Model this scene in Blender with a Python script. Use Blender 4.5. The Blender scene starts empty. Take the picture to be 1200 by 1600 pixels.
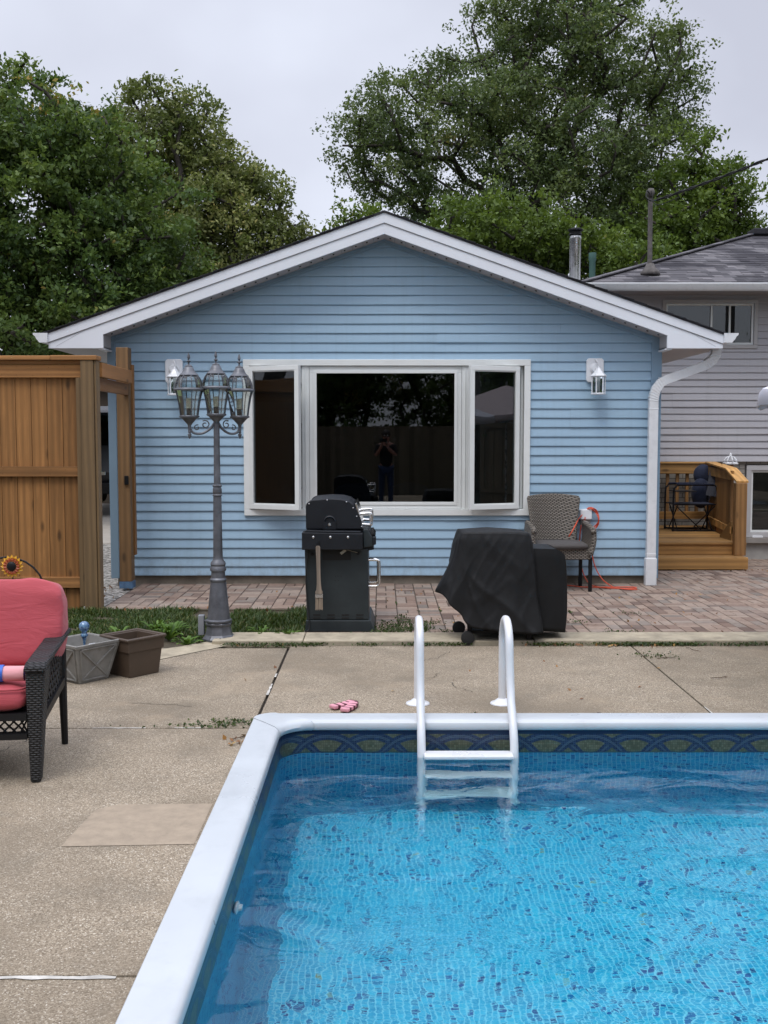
import bpy, bmesh, math, random
import numpy as np
from mathutils import Vector, Matrix, noise as mnoise
R = math.radians
random.seed(7)
SC = bpy.context.scene
COL = SC.collection

# ------------------------------------------------------------------ camera, sky, sun, exposure
cam_d = bpy.data.cameras.new("camera"); cam = bpy.data.objects.new("camera", cam_d); COL.objects.link(cam)
cam_d.sensor_fit = 'VERTICAL'; cam_d.sensor_height = 36.0; cam_d.lens = 36.0 * 1645 / 1600
cam_d.clip_start = 0.02; cam_d.clip_end = 2000
cam.location = (0, 0, 1.626)
cam.rotation_euler = (R(90) - math.atan(117 / 1645), 0, -math.atan(4 / 1645))
SC.camera = cam
SC.view_settings.view_transform = 'Standard'; SC.view_settings.look = 'None'
SC.view_settings.gamma = 1; SC.view_settings.use_curve_mapping = False
SC.view_settings.exposure = 0.2
SC.cycles.max_bounces = 10; SC.cycles.transmission_bounces = 8; SC.cycles.transparent_max_bounces = 16
SC.cycles.diffuse_bounces = 4; SC.cycles.glossy_bounces = 4
SC.cycles.caustics_refractive = True; SC.cycles.caustics_reflective = False
SC.cycles.use_denoising = True

SUN_EL, SUN_AZ = R(58), R(205)
w = bpy.data.worlds.new("World"); SC.world = w; w.use_nodes = True
def world():
    nt = w.node_tree; nt.nodes.clear(); L = nt.links.new; n = nt.nodes.new
    out = n('ShaderNodeOutputWorld'); bg = n('ShaderNodeBackground'); bg2 = n('ShaderNodeBackground'); add = n('ShaderNodeAddShader')
    sky = n('ShaderNodeTexSky'); sky.sky_type = 'NISHITA'; sky.sun_disc = False
    sky.sun_elevation = SUN_EL; sky.sun_rotation = SUN_AZ; sky.dust_density = 3
    L(sky.outputs[0], bg.inputs[0]); bg.inputs[1].default_value = 0.012
    tc = n('ShaderNodeTexCoord'); sep = n('ShaderNodeSeparateXYZ'); L(tc.outputs['Generated'], sep.inputs[0])
    mp = n('ShaderNodeMapping'); mp.inputs['Scale'].default_value = (1.0, .8, 1.3); mp.inputs['Location'].default_value = (0.35, 0.2, 0.1)
    L(tc.outputs['Generated'], mp.inputs[0])
    no = n('ShaderNodeTexNoise'); no.inputs['Scale'].default_value = 2.1; no.inputs['Detail'].default_value = 5; no.inputs['Roughness'].default_value = .45
    L(mp.outputs[0], no.inputs[0])
    cr = n('ShaderNodeValToRGB'); cr.color_ramp.elements[0].position = .36; cr.color_ramp.elements[0].color = (.50, .515, .60, 1)
    cr.color_ramp.elements[1].position = .64; cr.color_ramp.elements[1].color = (.73, .765, .87, 1)
    L(no.outputs[0], cr.inputs[0])
    mr = n('ShaderNodeMapRange'); mr.interpolation_type = 'SMOOTHSTEP'
    mr.inputs['From Min'].default_value = .44; mr.inputs['From Max'].default_value = 1.0
    mr.inputs['To Min'].default_value = 1.0; mr.inputs['To Max'].default_value = 3.0
    L(sep.outputs[2], mr.inputs[0]); L(cr.outputs[0], bg2.inputs[0]); L(mr.outputs[0], bg2.inputs[1])
    L(bg.outputs[0], add.inputs[0]); L(bg2.outputs[0], add.inputs[1]); L(add.outputs[0], out.inputs[0])
world()
sd = bpy.data.lights.new("sun", 'SUN'); sd.energy = 1.1; sd.angle = R(22); sd.color = (1.0, .965, .91)
sun = bpy.data.objects.new("sun", sd); COL.objects.link(sun)
# light comes from behind the camera, a little to its left
sdir = Vector((-0.30, -0.62, 1.25)).normalized()
sun.rotation_euler = sdir.to_track_quat('Z', 'Y').to_euler()

# ------------------------------------------------------------------ node helpers
class G:
    def __init__(s, name):
        s.m = bpy.data.materials.new(name); s.m.use_nodes = True; s.nt = s.m.node_tree
        s.b = s.nt.nodes['Principled BSDF']; s.out = s.nt.nodes['Material Output']
    def n(s, t, **k):
        x = s.nt.nodes.new('ShaderNode' + t)
        for a, v in k.items(): setattr(x, a, v)
        return x
    def l(s, a, b): s.nt.links.new(a, b)
    def put(s, sock, v):
        if hasattr(v, 'links') or hasattr(v, 'is_linked'): s.l(v, sock)
        else: sock.default_value = v
    def math(s, op, a, b=0.0, c=None, clamp=False):
        x = s.n('Math', operation=op); x.use_clamp = clamp
        s.put(x.inputs[0], a); s.put(x.inputs[1], b)
        if c is not None: s.put(x.inputs[2], c)
        return x.outputs[0]
    def mix(s, f, a, b, mode='MIX'):
        x = s.n('Mix', data_type='RGBA', blend_type=mode); x.clamp_factor = True
        s.put(x.inputs[0], f)
        for i, v in ((6, a), (7, b)):
            if isinstance(v, (tuple, list)): v = (v[0], v[1], v[2], 1)
            s.put(x.inputs[i], v)
        return x.outputs[2]
    def obj(s): return s.n('TexCoord').outputs['Object']
    def gen(s): return s.n('NewGeometry').outputs['Position']
    def uv(s): return s.n('TexCoord').outputs['UV']
    def map(s, v, scale=(1, 1, 1), loc=(0, 0, 0)):
        x = s.n('Mapping'); s.l(v, x.inputs[0]); x.inputs['Scale'].default_value = scale
        s.put(x.inputs['Location'], loc); return x.outputs[0]
    def noise(s, v, scale, detail=4, rough=.55, dist=0, out=0):
        x = s.n('TexNoise'); s.l(v, x.inputs['Vector']); x.inputs['Scale'].default_value = scale
        x.inputs['Detail'].default_value = detail; x.inputs['Roughness'].default_value = rough; x.inputs['Distortion'].default_value = dist
        return x.outputs[out]
    def voro(s, v, scale, feat='F1', out='Distance', rnd=1.0):
        x = s.n('TexVoronoi', feature=feat); s.l(v, x.inputs['Vector']); x.inputs['Scale'].default_value = scale
        x.inputs['Randomness'].default_value = rnd; return x.outputs[out]
    def ramp(s, f, stops):
        x = s.n('ValToRGB'); s.l(f, x.inputs[0]); e = x.color_ramp.elements
        while len(e) < len(stops): e.new(.5)
        for i, (p, c) in enumerate(stops):
            e[i].position = p; e[i].color = (c, c, c, 1) if isinstance(c, (int, float)) else (c[0], c[1], c[2], 1)
        return x.outputs[0]
    def attr(s, nm='rnd', out='Fac'):
        x = s.n('Attribute'); x.attribute_name = nm; return x.outputs[out]
    def bump(s, h, strength=.3, dist=.01):
        x = s.n('Bump'); s.l(h, x.inputs['Height']); x.inputs['Strength'].default_value = strength; x.inputs['Distance'].default_value = dist
        s.l(x.outputs[0], s.b.inputs['Normal']); return x.outputs[0]
    def set(s, **k):
        nm = dict(base='Base Color', rough='Roughness', metal='Metallic', trans='Transmission Weight', ior='IOR', sub='Subsurface Weight',
                  spec='Specular IOR Level', alpha='Alpha', coat='Coat Weight', sheen='Sheen Weight', normal='Normal', emis='Emission Color', es='Emission Strength')
        for a, v in k.items():
            if isinstance(v, (tuple, list)) and len(v) == 3: v = (v[0], v[1], v[2], 1)
            s.put(s.b.inputs[nm[a]], v)
        return s

def plain(name, c, rough=.5, metal=0.0, var=.12, scale=6, bump=0.0, bscale=60, rnd=0.0, spec=.5, dirt=0.0):
    g = G(name); p = g.obj(); nz = g.noise(p, scale, 5)
    lo = tuple(x * (1 - var) for x in c); hi = tuple(min(1, x * (1 + var)) for x in c)
    col = g.mix(g.ramp(nz, [(.3, 0.0), (.7, 1.0)]), lo, hi)
    if rnd:
        col = g.mix(1.0, col, g.ramp(g.attr(), [(0, 1 - rnd), (1, 1 + 0.0)]), 'MULTIPLY')
    if dirt:
        d = g.ramp(g.noise(p, scale * 2.7, 8, .7), [(.5, 0.0), (.72, dirt)])
        col = g.mix(d, col, tuple(x * .45 for x in c))
    g.set(base=col, metal=metal, spec=spec)
    g.set(rough=g.math('MULTIPLY_ADD', nz, .2, rough - .1))
    if bump: g.bump(g.noise(p, bscale, 4), bump, .004)
    return g.m

def wood(name, c, axis='z', grey=0.0, dark=.55):
    g = G(name); p = g.gen()
    off = g.n('CombineXYZ'); r = g.attr()
    g.l(g.math('MULTIPLY', r, 37.0), off.inputs[0]); g.l(g.math('MULTIPLY', r, 91.0), off.inputs[1]); g.l(g.math('MULTIPLY', r, 53.0), off.inputs[2])
    sc = {'x': (.7, 10, 10), 'y': (10, .7, 10), 'z': (10, 10, .7)}[axis]
    mp = g.map(p, sc, off.outputs[0])
    n1 = g.noise(mp, 2.4, 7, .65, .9)
    sc2 = {'x': (5.5, 15, 15), 'y': (15, 5.5, 15), 'z': (15, 15, 5.5)}[axis]
    kn = g.voro(g.map(p, tuple(x * .42 for x in sc2), off.outputs[0]), 1.0)
    wv = g.n('TexWave', wave_type='BANDS', bands_direction='X' if axis != 'x' else 'Z'); g.l(mp, wv.inputs[0])
    wv.inputs['Scale'].default_value = .55; wv.inputs['Distortion'].default_value = 5.5; wv.inputs['Detail'].default_value = 3; wv.inputs['Detail Scale'].default_value = .8
    col = g.mix(n1, tuple(x * dark for x in c), tuple(min(1, x * 1.55) for x in c))
    col = g.mix(g.math('MULTIPLY', wv.outputs[1], .55), col, tuple(x * .45 for x in c))
    col = g.mix(g.ramp(kn, [(.07, .9), (.17, 0.0)]), col, tuple(x * .22 for x in c))
    blot = g.noise(p, 2.3, 3); col = g.mix(g.ramp(blot, [(.45, 0.0), (.75, .45)]), col, tuple(x * .6 for x in c))
    if grey: col = g.mix(grey, col, (.2, .19, .16))
    col = g.mix(1.0, col, g.ramp(r, [(0, .55), (.5, .85), (1, 1.0)]), 'MULTIPLY')
    g.set(base=col, rough=.62, spec=.35)
    g.bump(n1, .5, .004)
    return g.m

# ------------------------------------------------------------------ mesh helpers
ORG = {}
class MB:
    def __init__(s): s.v = []; s.f = []; s.r = []; s.uvs = None
    def add(s, vs, fs, r=None):
        o = len(s.v); r = random.random() if r is None else r
        s.v += [tuple(x) for x in vs]; s.f += [tuple(i + o for i in f) for f in fs]; s.r += [r] * len(fs); return s
    def box(s, x0, x1, y0, y1, z0, z1, r=None, M=None):
        vs = [(x, y, z) for z in (z0, z1) for y in (y0, y1) for x in (x0, x1)]
        if M is not None: vs = [M @ Vector(v) for v in vs]
        return s.add(vs, [(0, 2, 3, 1), (4, 5, 7, 6), (0, 1, 5, 4), (2, 6, 7, 3), (0, 4, 6, 2), (1, 3, 7, 5)], r)
    def cbox(s, c, sz, M=None, r=None):
        T = Matrix.Translation(Vector(c)) @ (M if M is not None else Matrix())
        a, b, d = (q / 2 for q in sz); return s.box(-a, a, -b, b, -d, d, r, T)
    def tube(s, path, rad, n=10, cap=True, r=None, flat=1.0):
        P = [Vector(p) for p in path]; k = len(P); rr = [rad] * k if isinstance(rad, (int, float)) else rad
        vs = []; up = None
        for i in range(k):
            t = (P[min(i + 1, k - 1)] - P[max(i - 1, 0)])
            t = t.normalized() if t.length > 1e-9 else Vector((0, 0, 1))
            if up is None: up = Vector((0, 1, 0)) if abs(t.y) < .9 else Vector((1, 0, 0))
            u = t.cross(up); u = u.normalized() if u.length > 1e-6 else Vector((1, 0, 0)); vv = u.cross(t).normalized(); up = vv
            for j in range(n):
                a = 2 * math.pi * j / n; vs.append(P[i] + u * (rr[i] * math.cos(a)) + vv * (rr[i] * flat * math.sin(a)))
        fs = [(i * n + j, i * n + (j + 1) % n, (i + 1) * n + (j + 1) % n, (i + 1) * n + j) for i in range(k - 1) for j in range(n)]
        if cap: fs += [tuple(range(n))[::-1], tuple((k - 1) * n + j for j in range(n))]
        return s.add(vs, fs, r)
    def lathe(s, prof, c=(0, 0, 0), n=24, r=None, M=None, oct_=False):
        vs = []; k = len(prof)
        for (rad, z) in prof:
            for j in range(n):
                a = 2 * math.pi * (j + (.5 if oct_ else 0)) / n; vs.append(Vector((rad * math.cos(a), rad * math.sin(a), z)))
        if M is not None: vs = [M @ v for v in vs]
        vs = [v + Vector(c) for v in vs]
        fs = [(i * n + j, i * n + (j + 1) % n, (i + 1) * n + (j + 1) % n, (i + 1) * n + j) for i in range(k - 1) for j in range(n)]
        fs += [tuple(range(n))[::-1], tuple((k - 1) * n + j for j in range(n))]
        return s.add(vs, fs, r)
    def ball(s, c, rad, n=14, m=9, sc=(1, 1, 1), M=None, r=None):
        vs = []; fs = []
        for i in range(m + 1):
            th = math.pi * i / m
            for j in range(n):
                a = 2 * math.pi * j / n; v = Vector((rad * sc[0] * math.sin(th) * math.cos(a), rad * sc[1] * math.sin(th) * math.sin(a), rad * sc[2] * math.cos(th)))
                if M is not None: v = M @ v
                vs.append(v + Vector(c))
        for i in range(m):
            for j in range(n): fs.append((i * n + j, (i + 1) * n + j, (i + 1) * n + (j + 1) % n, i * n + (j + 1) % n))
        return s.add(vs, fs, r)
    def prism(s, poly, y0, y1, r=None):     # poly in XZ, extruded along Y
        k = len(poly); vs = [(p[0], y0, p[1]) for p in poly] + [(p[0], y1, p[1]) for p in poly]
        fs = [tuple(range(k)), tuple(range(2 * k - 1, k - 1, -1))] + [(i, i + k, (i + 1) % k + k, (i + 1) % k) for i in range(k)]
        return s.add(vs, fs, r)
    def prismx(s, poly, x0, x1, r=None):    # poly in YZ, extruded along X
        k = len(poly); vs = [(x0, p[0], p[1]) for p in poly] + [(x1, p[0], p[1]) for p in poly]
        fs = [tuple(range(k)), tuple(range(2 * k - 1, k - 1, -1))] + [(i, i + k, (i + 1) % k + k, (i + 1) % k) for i in range(k)]
        return s.add(vs, fs, r)
    def sweep(s, path, w, h, r=None):       # rectangular tube along a path in the XZ plane, h is its size in Y
        P = [Vector(p) for p in path]; vs = []; k = len(P)
        for i in range(k):
            t = (P[min(i + 1, k - 1)] - P[max(i - 1, 0)]); t.y = 0; t.normalize(); u = Vector((t.z, 0, -t.x))
            for a, b in ((-1, -1), (1, -1), (1, 1), (-1, 1)): vs.append(P[i] + u * (a * w / 2) + Vector((0, b * h / 2, 0)))
        fs = [(i * 4 + j, i * 4 + (j + 1) % 4, (i + 1) * 4 + (j + 1) % 4, (i + 1) * 4 + j) for i in range(k - 1) for j in range(4)]
        fs += [(3, 2, 1, 0), tuple((k - 1) * 4 + j for j in range(4))]
        return s.add(vs, fs, r)
    def build(s, name, mat, parent=None, smooth=False, local=False, bevel=0, sub=0, thick=0, auto=None, recalc=True):
        o0 = Vector(ORG.get(parent.name, (0, 0, 0))) if (parent is not None and not local) else Vector((0, 0, 0))
        me = bpy.data.meshes.new(name)
        vs = [(x - o0.x, y - o0.y, z - o0.z) for x, y, z in s.v]
        me.from_pydata(vs, [], s.f)
        if recalc:
            bm = bmesh.new(); bm.from_mesh(me); bmesh.ops.recalc_face_normals(bm, faces=bm.faces); bm.to_mesh(me); bm.free()
        at = me.attributes.new('rnd', 'FLOAT', 'FACE'); at.data.foreach_set('value', s.r)
        if s.uvs:
            u = me.uv_layers.new(name='UVMap')
            for p in me.polygons:
                for li, vi in zip(p.loop_indices, p.vertices): u.data[li].uv = s.uvs[vi]
        me.materials.append(mat)
        if smooth: me.polygons.foreach_set('use_smooth', [True] * len(me.polygons))
        ob = bpy.data.objects.new(name, me); COL.objects.link(ob)
        if parent is not None:
            ob.parent = parent; ORG[ob.name] = ORG.get(parent.name, (0, 0, 0))
        if bevel:
            b = ob.modifiers.new('b', 'BEVEL'); b.width = bevel; b.segments = 2; b.limit_method = 'ANGLE'; b.angle_limit = R(40)
            if not smooth:
                pass
        if thick:
            b = ob.modifiers.new('s', 'SOLIDIFY'); b.thickness = thick; b.offset = 0
        if sub:
            b = ob.modifiers.new('u', 'SUBSURF'); b.levels = sub; b.render_levels = sub
        if auto:
            me.set_sharp_from_angle(angle=R(auto))
        return ob

def empty(name, loc, label=None, cat=None, group=None, rz=0):
    o = bpy.data.objects.new(name, None); COL.objects.link(o); o.location = loc; o.rotation_euler.z = rz; o.empty_display_size = .1
    ORG[o.name] = tuple(loc); tag(o, label, cat, group); return o
def tag(o, label=None, cat=None, group=None, kind=None):
    if label: o['label'] = label
    if cat: o['category'] = cat
    if group: o['group'] = group
    if kind: o['kind'] = kind
    return o
def struct(o): o['kind'] = 'structure'; return o
def copy_tree(o, parent=None):
    c = o.copy(); COL.objects.link(c)
    if parent is not None: c.parent = parent
    for ch in list(o.children): copy_tree(ch, c)
    return c
def rrect(x0, x1, y0, y1, r, n=8):
    pts = []
    for cx, cy, a0 in ((x1 - r, y1 - r, 0), (x0 + r, y1 - r, 90), (x0 + r, y0 + r, 180), (x1 - r, y0 + r, 270)):
        for i in range(n + 1):
            a = R(a0 + 90 * i / n); pts.append((cx + r * math.cos(a), cy + r * math.sin(a)))
    return pts

# ------------------------------------------------------------------ materials
M = {}
M['white'] = plain('white_vinyl', (.78, .80, .83), .35, var=.04, scale=3, dirt=.08)
M['fascia'] = plain('white_aluminium', (.76, .79, .84), .38, var=.03, scale=1.5, dirt=.05)
M['gutter'] = plain('white_gutter', (.72, .74, .76), .35, var=.05, scale=4, dirt=.25)
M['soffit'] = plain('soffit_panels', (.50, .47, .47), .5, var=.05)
M['frame'] = plain('window_frame', (.76, .785, .775), .35, var=.03)
M['black'] = plain('black_plastic', (.009, .009, .010), .5, var=.2, spec=.25)
M['hole'] = plain('dark_holes', (.01, .01, .01), .8)
M['chrome'] = plain('polished_steel', (.75, .74, .73), .16, metal=1.0, var=.05, scale=20)
M['steel'] = plain('stainless_steel', (.62, .62, .63), .28, metal=1.0, var=.15, scale=9)
M['found'] = plain('foundation_concrete', (.20, .175, .14), .9, var=.3, scale=5, bump=.5, bscale=25, dirt=.4)
M['shingle_dark'] = plain('dark_shingles', (.02, .02, .025), .9, var=.4, scale=30, bump=.5, bscale=200)
M['lampgrey'] = plain('weathered_lamp_metal', (.115, .12, .135), .42, metal=.35, var=.35, scale=9, bump=.15, bscale=40, dirt=.3)
M['wood_z'] = wood('stained_wood_upright', (.42, .20, .065), 'z', dark=.35)
M['wood_x'] = wood('stained_wood_level', (.42, .20, .068), 'x')
M['wood_y'] = wood('stained_wood_deep', (.48, .225, .075), 'y')
M['wood_post'] = wood('weathered_green_wood', (.27, .165, .07), 'z', grey=.12)
M['porch_x'] = wood('porch_wood_level', (.56, .30, .10), 'x', dark=.7)
M['porch_y'] = wood('porch_wood_deep', (.60, .33, .11), 'y', dark=.7)
M['porch_z'] = wood('porch_wood_upright', (.36, .19, .07), 'z', dark=.65)
M['grill'] = plain('charcoal_enamel', (.026, .033, .036), .42, var=.15, scale=5, dirt=.2, spec=.3)
M['grill_lid'] = plain('dark_cast_lid', (.011, .013, .017), .5, var=.2, scale=5, bump=.1, bscale=90, spec=.3)
M['cover'] = plain('black_cover_cloth', (.0065, .007, .008), .6, var=.35, scale=4, bump=.35, bscale=30, spec=.32)
M['rubber'] = plain('black_rubber', (.012, .012, .012), .7)
M['ladder'] = plain('white_ladder_plastic', (.68, .69, .71), .3, var=.03, scale=5)
M['coping'] = plain('white_coping', (.51, .54, .565), .3, var=.05, scale=2.3, dirt=.16)
M['rattan'] = plain('black_wicker', (.009, .009, .010), .5, var=.2, bump=.3, bscale=120, spec=.3)

def glass_mat(name, dark=.02, tint=(.6, .65, .65), rough=.0):
    # a window pane: mirror reflection by Fresnel over a clear, slightly tinted sheet
    g = G(name); g.nt.nodes.remove(g.b)
    gl = g.n('BsdfGlossy'); gl.inputs['Roughness'].default_value = rough; gl.inputs['Color'].default_value = (1, 1, 1, 1)
    tr = g.n('BsdfTransparent'); tr.inputs[0].default_value = (*tint, 1)
    fr = g.n('Fresnel'); fr.inputs[0].default_value = 1.52
    bn = g.n('Bump'); bn.inputs['Strength'].default_value = .04; bn.inputs['Distance'].default_value = .01
    g.l(g.noise(g.gen(), 1.3, 2), bn.inputs['Height']); g.l(bn.outputs[0], gl.inputs['Normal'])
    f = g.math('MULTIPLY', fr.outputs[0], 1.3, clamp=True)
    mx = g.n('MixShader'); g.l(f, mx.inputs[0]); g.l(tr.outputs[0], mx.inputs[1]); g.l(gl.outputs[0], mx.inputs[2]); g.l(mx.outputs[0], g.out.inputs[0])
    return g.m
M['glass'] = glass_mat('window_glass', tint=(.5, .55, .56))
M['glass_clear'] = glass_mat('lamp_glass', tint=(.84, .88, .87))

def siding_mat(name, c, hi, streak=.2):
    g = G(name); p = g.gen()
    a = g.noise(g.map(p, (.35, 1, 4)), 1.5, 4); b = g.noise(g.map(p, (3, 1, 50)), 3, 4)
    col = g.mix(g.ramp(a, [(.3, 0.0), (.7, 1.0)]), c, hi)
    col = g.mix(g.math('MULTIPLY', g.ramp(b, [(.4, 0.0), (.8, 1.0)]), streak), col, tuple(x * .8 for x in c))
    col = g.mix(1.0, col, g.ramp(g.attr(), [(0, .95), (1, 1.0)]), 'MULTIPLY')
    z = g.n('SeparateXYZ'); g.l(p, z.inputs[0]); spl = g.noise(g.map(p, (5, 1, 3)), 2.5, 6, .7)
    low = g.math('MULTIPLY', g.ramp(z.outputs[2], [(.09, .85), (.45, 0.0)]), g.ramp(spl, [(.42, 0.0), (.7, 1.0)])); col = g.mix(g.math('MULTIPLY', low, .45), col, (.16, .14, .11))
    drip = g.ramp(g.noise(g.map(p, (9, 1, .35)), 2.0, 4, .6), [(.52, 0.0), (.8, .22)]); col = g.mix(drip, col, tuple(x * .62 for x in c))
    g.set(base=col, rough=.42, spec=.4); g.bump(b, .08, .002)
    return g.m
M['siding'] = siding_mat('blue_vinyl_siding', (.315, .465, .60), (.36, .515, .65))
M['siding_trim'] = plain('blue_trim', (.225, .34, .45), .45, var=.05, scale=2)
M['siding_grey'] = siding_mat('grey_vinyl_siding', (.45, .445, .475), (.51, .505, .53))

def concrete():
    g = G('exposed_aggregate'); p = g.gen()
    vc = g.voro(p, 230, out='Color'); vc2 = g.voro(p, 110, out='Color')
    s1 = g.n('SeparateColor'); g.l(vc, s1.inputs[0]); s2 = g.n('SeparateColor'); g.l(vc2, s2.inputs[0])
    base = g.ramp(s1.outputs[0], [(0, (.145, .115, .08)), (.3, (.255, .207, .15)), (.72, (.345, .285, .21)), (.93, (.45, .385, .295)), (1, (.68, .62, .52))])
    base = g.mix(g.math('MULTIPLY', g.ramp(s2.outputs[1], [(.55, 0.0), (1, 1.0)]), .35), base, (.15, .12, .09))
    st = g.noise(g.map(p, (1, 1, 1)), .9, 6, .6); base = g.mix(g.ramp(st, [(.44, 0.0), (.62, .62)]), base, (.185, .15, .108))
    st2 = g.noise(p, 3.1, 5, .65); base = g.mix(g.ramp(st2, [(.5, 0.0), (.72, .45)]), base, (.15, .13, .10))
    st3 = g.noise(p, 1.4, 4, .6, 1.0); base = g.mix(g.ramp(st3, [(.55, 0.0), (.8, .5)]), base, (.42, .33, .23))
    base = g.mix(1.0, base, g.ramp(g.attr(), [(0, .92), (1, 1.0)]), 'MULTIPLY')
    g.set(base=base, rough=.9, spec=.25); g.bump(g.voro(p, 230), .4, .003)
    return g.m
M['concrete'] = concrete()
M['concrete_smooth'] = plain('smooth_concrete_patch', (.32, .258, .19), .9, var=.14, scale=14, bump=.5, bscale=160, dirt=.25)
M['curb'] = plain('curb_concrete', (.36, .31, .225), .92, var=.28, scale=7, bump=.5, bscale=140, dirt=.4)
M['joint'] = plain('joint_dirt', (.035, .028, .02), .95, var=.5, scale=30, bump=.5)
M['caulk'] = plain('white_caulk', (.47, .45, .41), .8, var=.3, scale=20)
M['soil'] = plain('soil', (.07, .055, .035), .95, var=.4, scale=8, bump=.7, bscale=30)
M['grit'] = plain('paver_joint_sand', (.055, .042, .032), .95, var=.4, scale=30, bump=.5)

def gravel():
    g = G('gravel'); p = g.gen(); v = g.voro(p, 28, out='Color'); s1 = g.n('SeparateColor'); g.l(v, s1.inputs[0])
    c = g.ramp(s1.outputs[0], [(0, (.1, .09, .08)), (.5, (.3, .28, .25)), (1, (.6, .57, .52))])
    d = g.voro(p, 28); c = g.mix(g.ramp(d, [(.5, 0.0), (.9, .9)]), c, (.03, .025, .02))
    g.set(base=c, rough=.9); g.bump(d, -.9, .02); return g.m
M['gravel'] = gravel()

def paver_mat():
    g = G('clay_pavers'); p = g.gen(); r = g.attr()
    c = g.ramp(r, [(0, (.12, .085, .07)), (.2, (.22, .152, .118)), (.45, (.29, .212, .165)), (.7, (.34, .262, .207)), (.88, (.27, .225, .19)), (1, (.165, .145, .125))])
    n1 = g.noise(p, 22, 6, .7); c = g.mix(g.ramp(n1, [(.35, .45), (.62, 0.0)]), c, (.13, .09, .075))
    n2 = g.noise(p, 1.1, 5, .6); c = g.mix(g.ramp(n2, [(.45, 0.0), (.7, .5)]), c, (.32, .27, .23))
    n3 = g.noise(p, 1.9, 6, .7, .8); c = g.mix(g.ramp(n3, [(.60, 0.0), (.72, .7)]), c, (.085, .06, .05))
    g.set(base=c, rough=.88, spec=.25); g.bump(n1, .5, .004); return g.m
M['paver'] = paver_mat()

def weave(name, lo, hi, sx, sy, ax='xz'):
    g = G(name); p = g.obj(); sep = g.n('SeparateXYZ'); g.l(p, sep.inputs[0])
    u = sep.outputs['XYZ'.index(ax[0].upper())]; v = sep.outputs['XYZ'.index(ax[1].upper())]
    if ax == 'xz':
        u = g.math('ADD', u, sep.outputs[1])
    fv = g.math('DIVIDE', v, sy); iv = g.math('FLOOR', fv); half = g.math('MULTIPLY', g.math('MODULO', iv, 2.0), .5)
    fu = g.math('ADD', g.math('DIVIDE', u, sx), half)
    a = g.math('ABSOLUTE', g.math('SINE', g.math('MULTIPLY', fu, math.pi))); b = g.math('ABSOLUTE', g.math('SINE', g.math('MULTIPLY', fv, math.pi)))
    h = g.math('MULTIPLY', g.math('POWER', a, .6), g.math('POWER', b, .6))
    n = g.noise(g.map(p, (20, 20, 120)), 2, 3)
    c = g.mix(n, tuple(x * .6 for x in hi), hi); c = g.mix(g.ramp(h, [(.25, 1.0), (.7, 0.0)]), c, lo)
    g.set(base=c, rough=.55); g.bump(h, .9, .01); return g.m
M['wicker_grey'] = weave('grey_brown_wicker', (.012, .010, .008), (.29, .255, .215), .042, .0150)
M['wicker_black'] = weave('black_woven_rattan', (.002, .002, .002), (.018, .018, .020), .03, .011)

def fabric(name, c, var=.15, wr=.5):
    g = G(name); p = g.obj(); n = g.noise(p, 2.5, 4); f = g.noise(p, 400, 2)
    c2 = g.mix(n, tuple(x * (1 - var) for x in c), tuple(min(1, x * (1 + var)) for x in c)); c2 = g.mix(g.math('MULTIPLY', f, .12), c2, tuple(x * .5 for x in c))
    g.set(base=c2, rough=.75, sheen=.15, spec=.25)
    w1 = g.noise(g.map(p, (1.5, 3, 5)), 3.5, 4, .55, 1.2); g.bump(g.math('ADD', w1, g.math('MULTIPLY', f, .02)), wr, .012)
    return g.m
M['pink'] = fabric('coral_pink_cushion', (.45, .078, .095))
M['pinklight'] = fabric('light_pink_towel', (.72, .34, .36), wr=.2)
M['navy'] = fabric('navy_canvas', (.018, .024, .05))
M['seatgrey'] = fabric('dark_grey_cushion', (.075, .068, .065))
# ================================================================== SETTING: ground, deck, patio, pool
mb = MB(); mb.box(-400, 400, -400, 2.0, -1.6, -1.5)
# one sheet of ground reaching the horizon with the pool hole left in it
HX0, HX1, HY0, HY1 = -.70, 9.4, .86, 5.97
mb = MB(); GZ = -.30
def sheet(mb, x0, x1, y0, y1, z):
    mb.add([(x0, y0, z), (x1, y0, z), (x1, y1, z), (x0, y1, z)], [(0, 1, 2, 3)])
for a in ((-500, HX0, -500, 900), (HX1, 500, -500, 900), (HX0, HX1, -500, HY0), (HX0, HX1, HY1, 900)): sheet(mb, *a, GZ)
def lawn_mat():
    g = G('lawn'); p = g.gen(); n = g.noise(p, 3, 6, .7)
    g.set(base=g.mix(n, (.035, .055, .014), (.075, .10, .025)), rough=.95); g.bump(g.noise(p, 40, 5), .8, .03); return g.m
M['lawn'] = lawn_mat()
struct(mb.build('ground', M['lawn']))

# concrete pool deck: slabs with open joints
jb = MB()
for a in ((-12, -.73, -6, 8.1), (9.44, 14, -6, 8.1), (-.73, 9.44, -6, .80), (-.73, 9.44, 6.03, 8.1)): jb.box(*a, -.29, -.02)
struct(jb.build('deck_bed', M['joint']))
mb = MB(); T = -.018
def slab(x0, x1, y0, y1):
    random.seed(int(x0 * 31 + y0 * 77)); mb.box(x0, x1, y0, y1, T, random.uniform(-.0015, .0015))
g_ = .007
xs = [-12, -7.4, -4.05, -.722]; ysL = [-6, -2.6, .3, 3.08, 5.80]
for i in range(3):
    for j in range(4): slab(xs[i] + g_, xs[i + 1] - (g_ if i < 2 else 0), ysL[j] + g_, ysL[j + 1] - g_)
for a, b in ((-12, -7.4), (-7.4, -4.05), (-4.05, -.722)): slab(a + g_, b - (g_ if b > -1 else g_), 5.80 + g_, 8.04)
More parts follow.
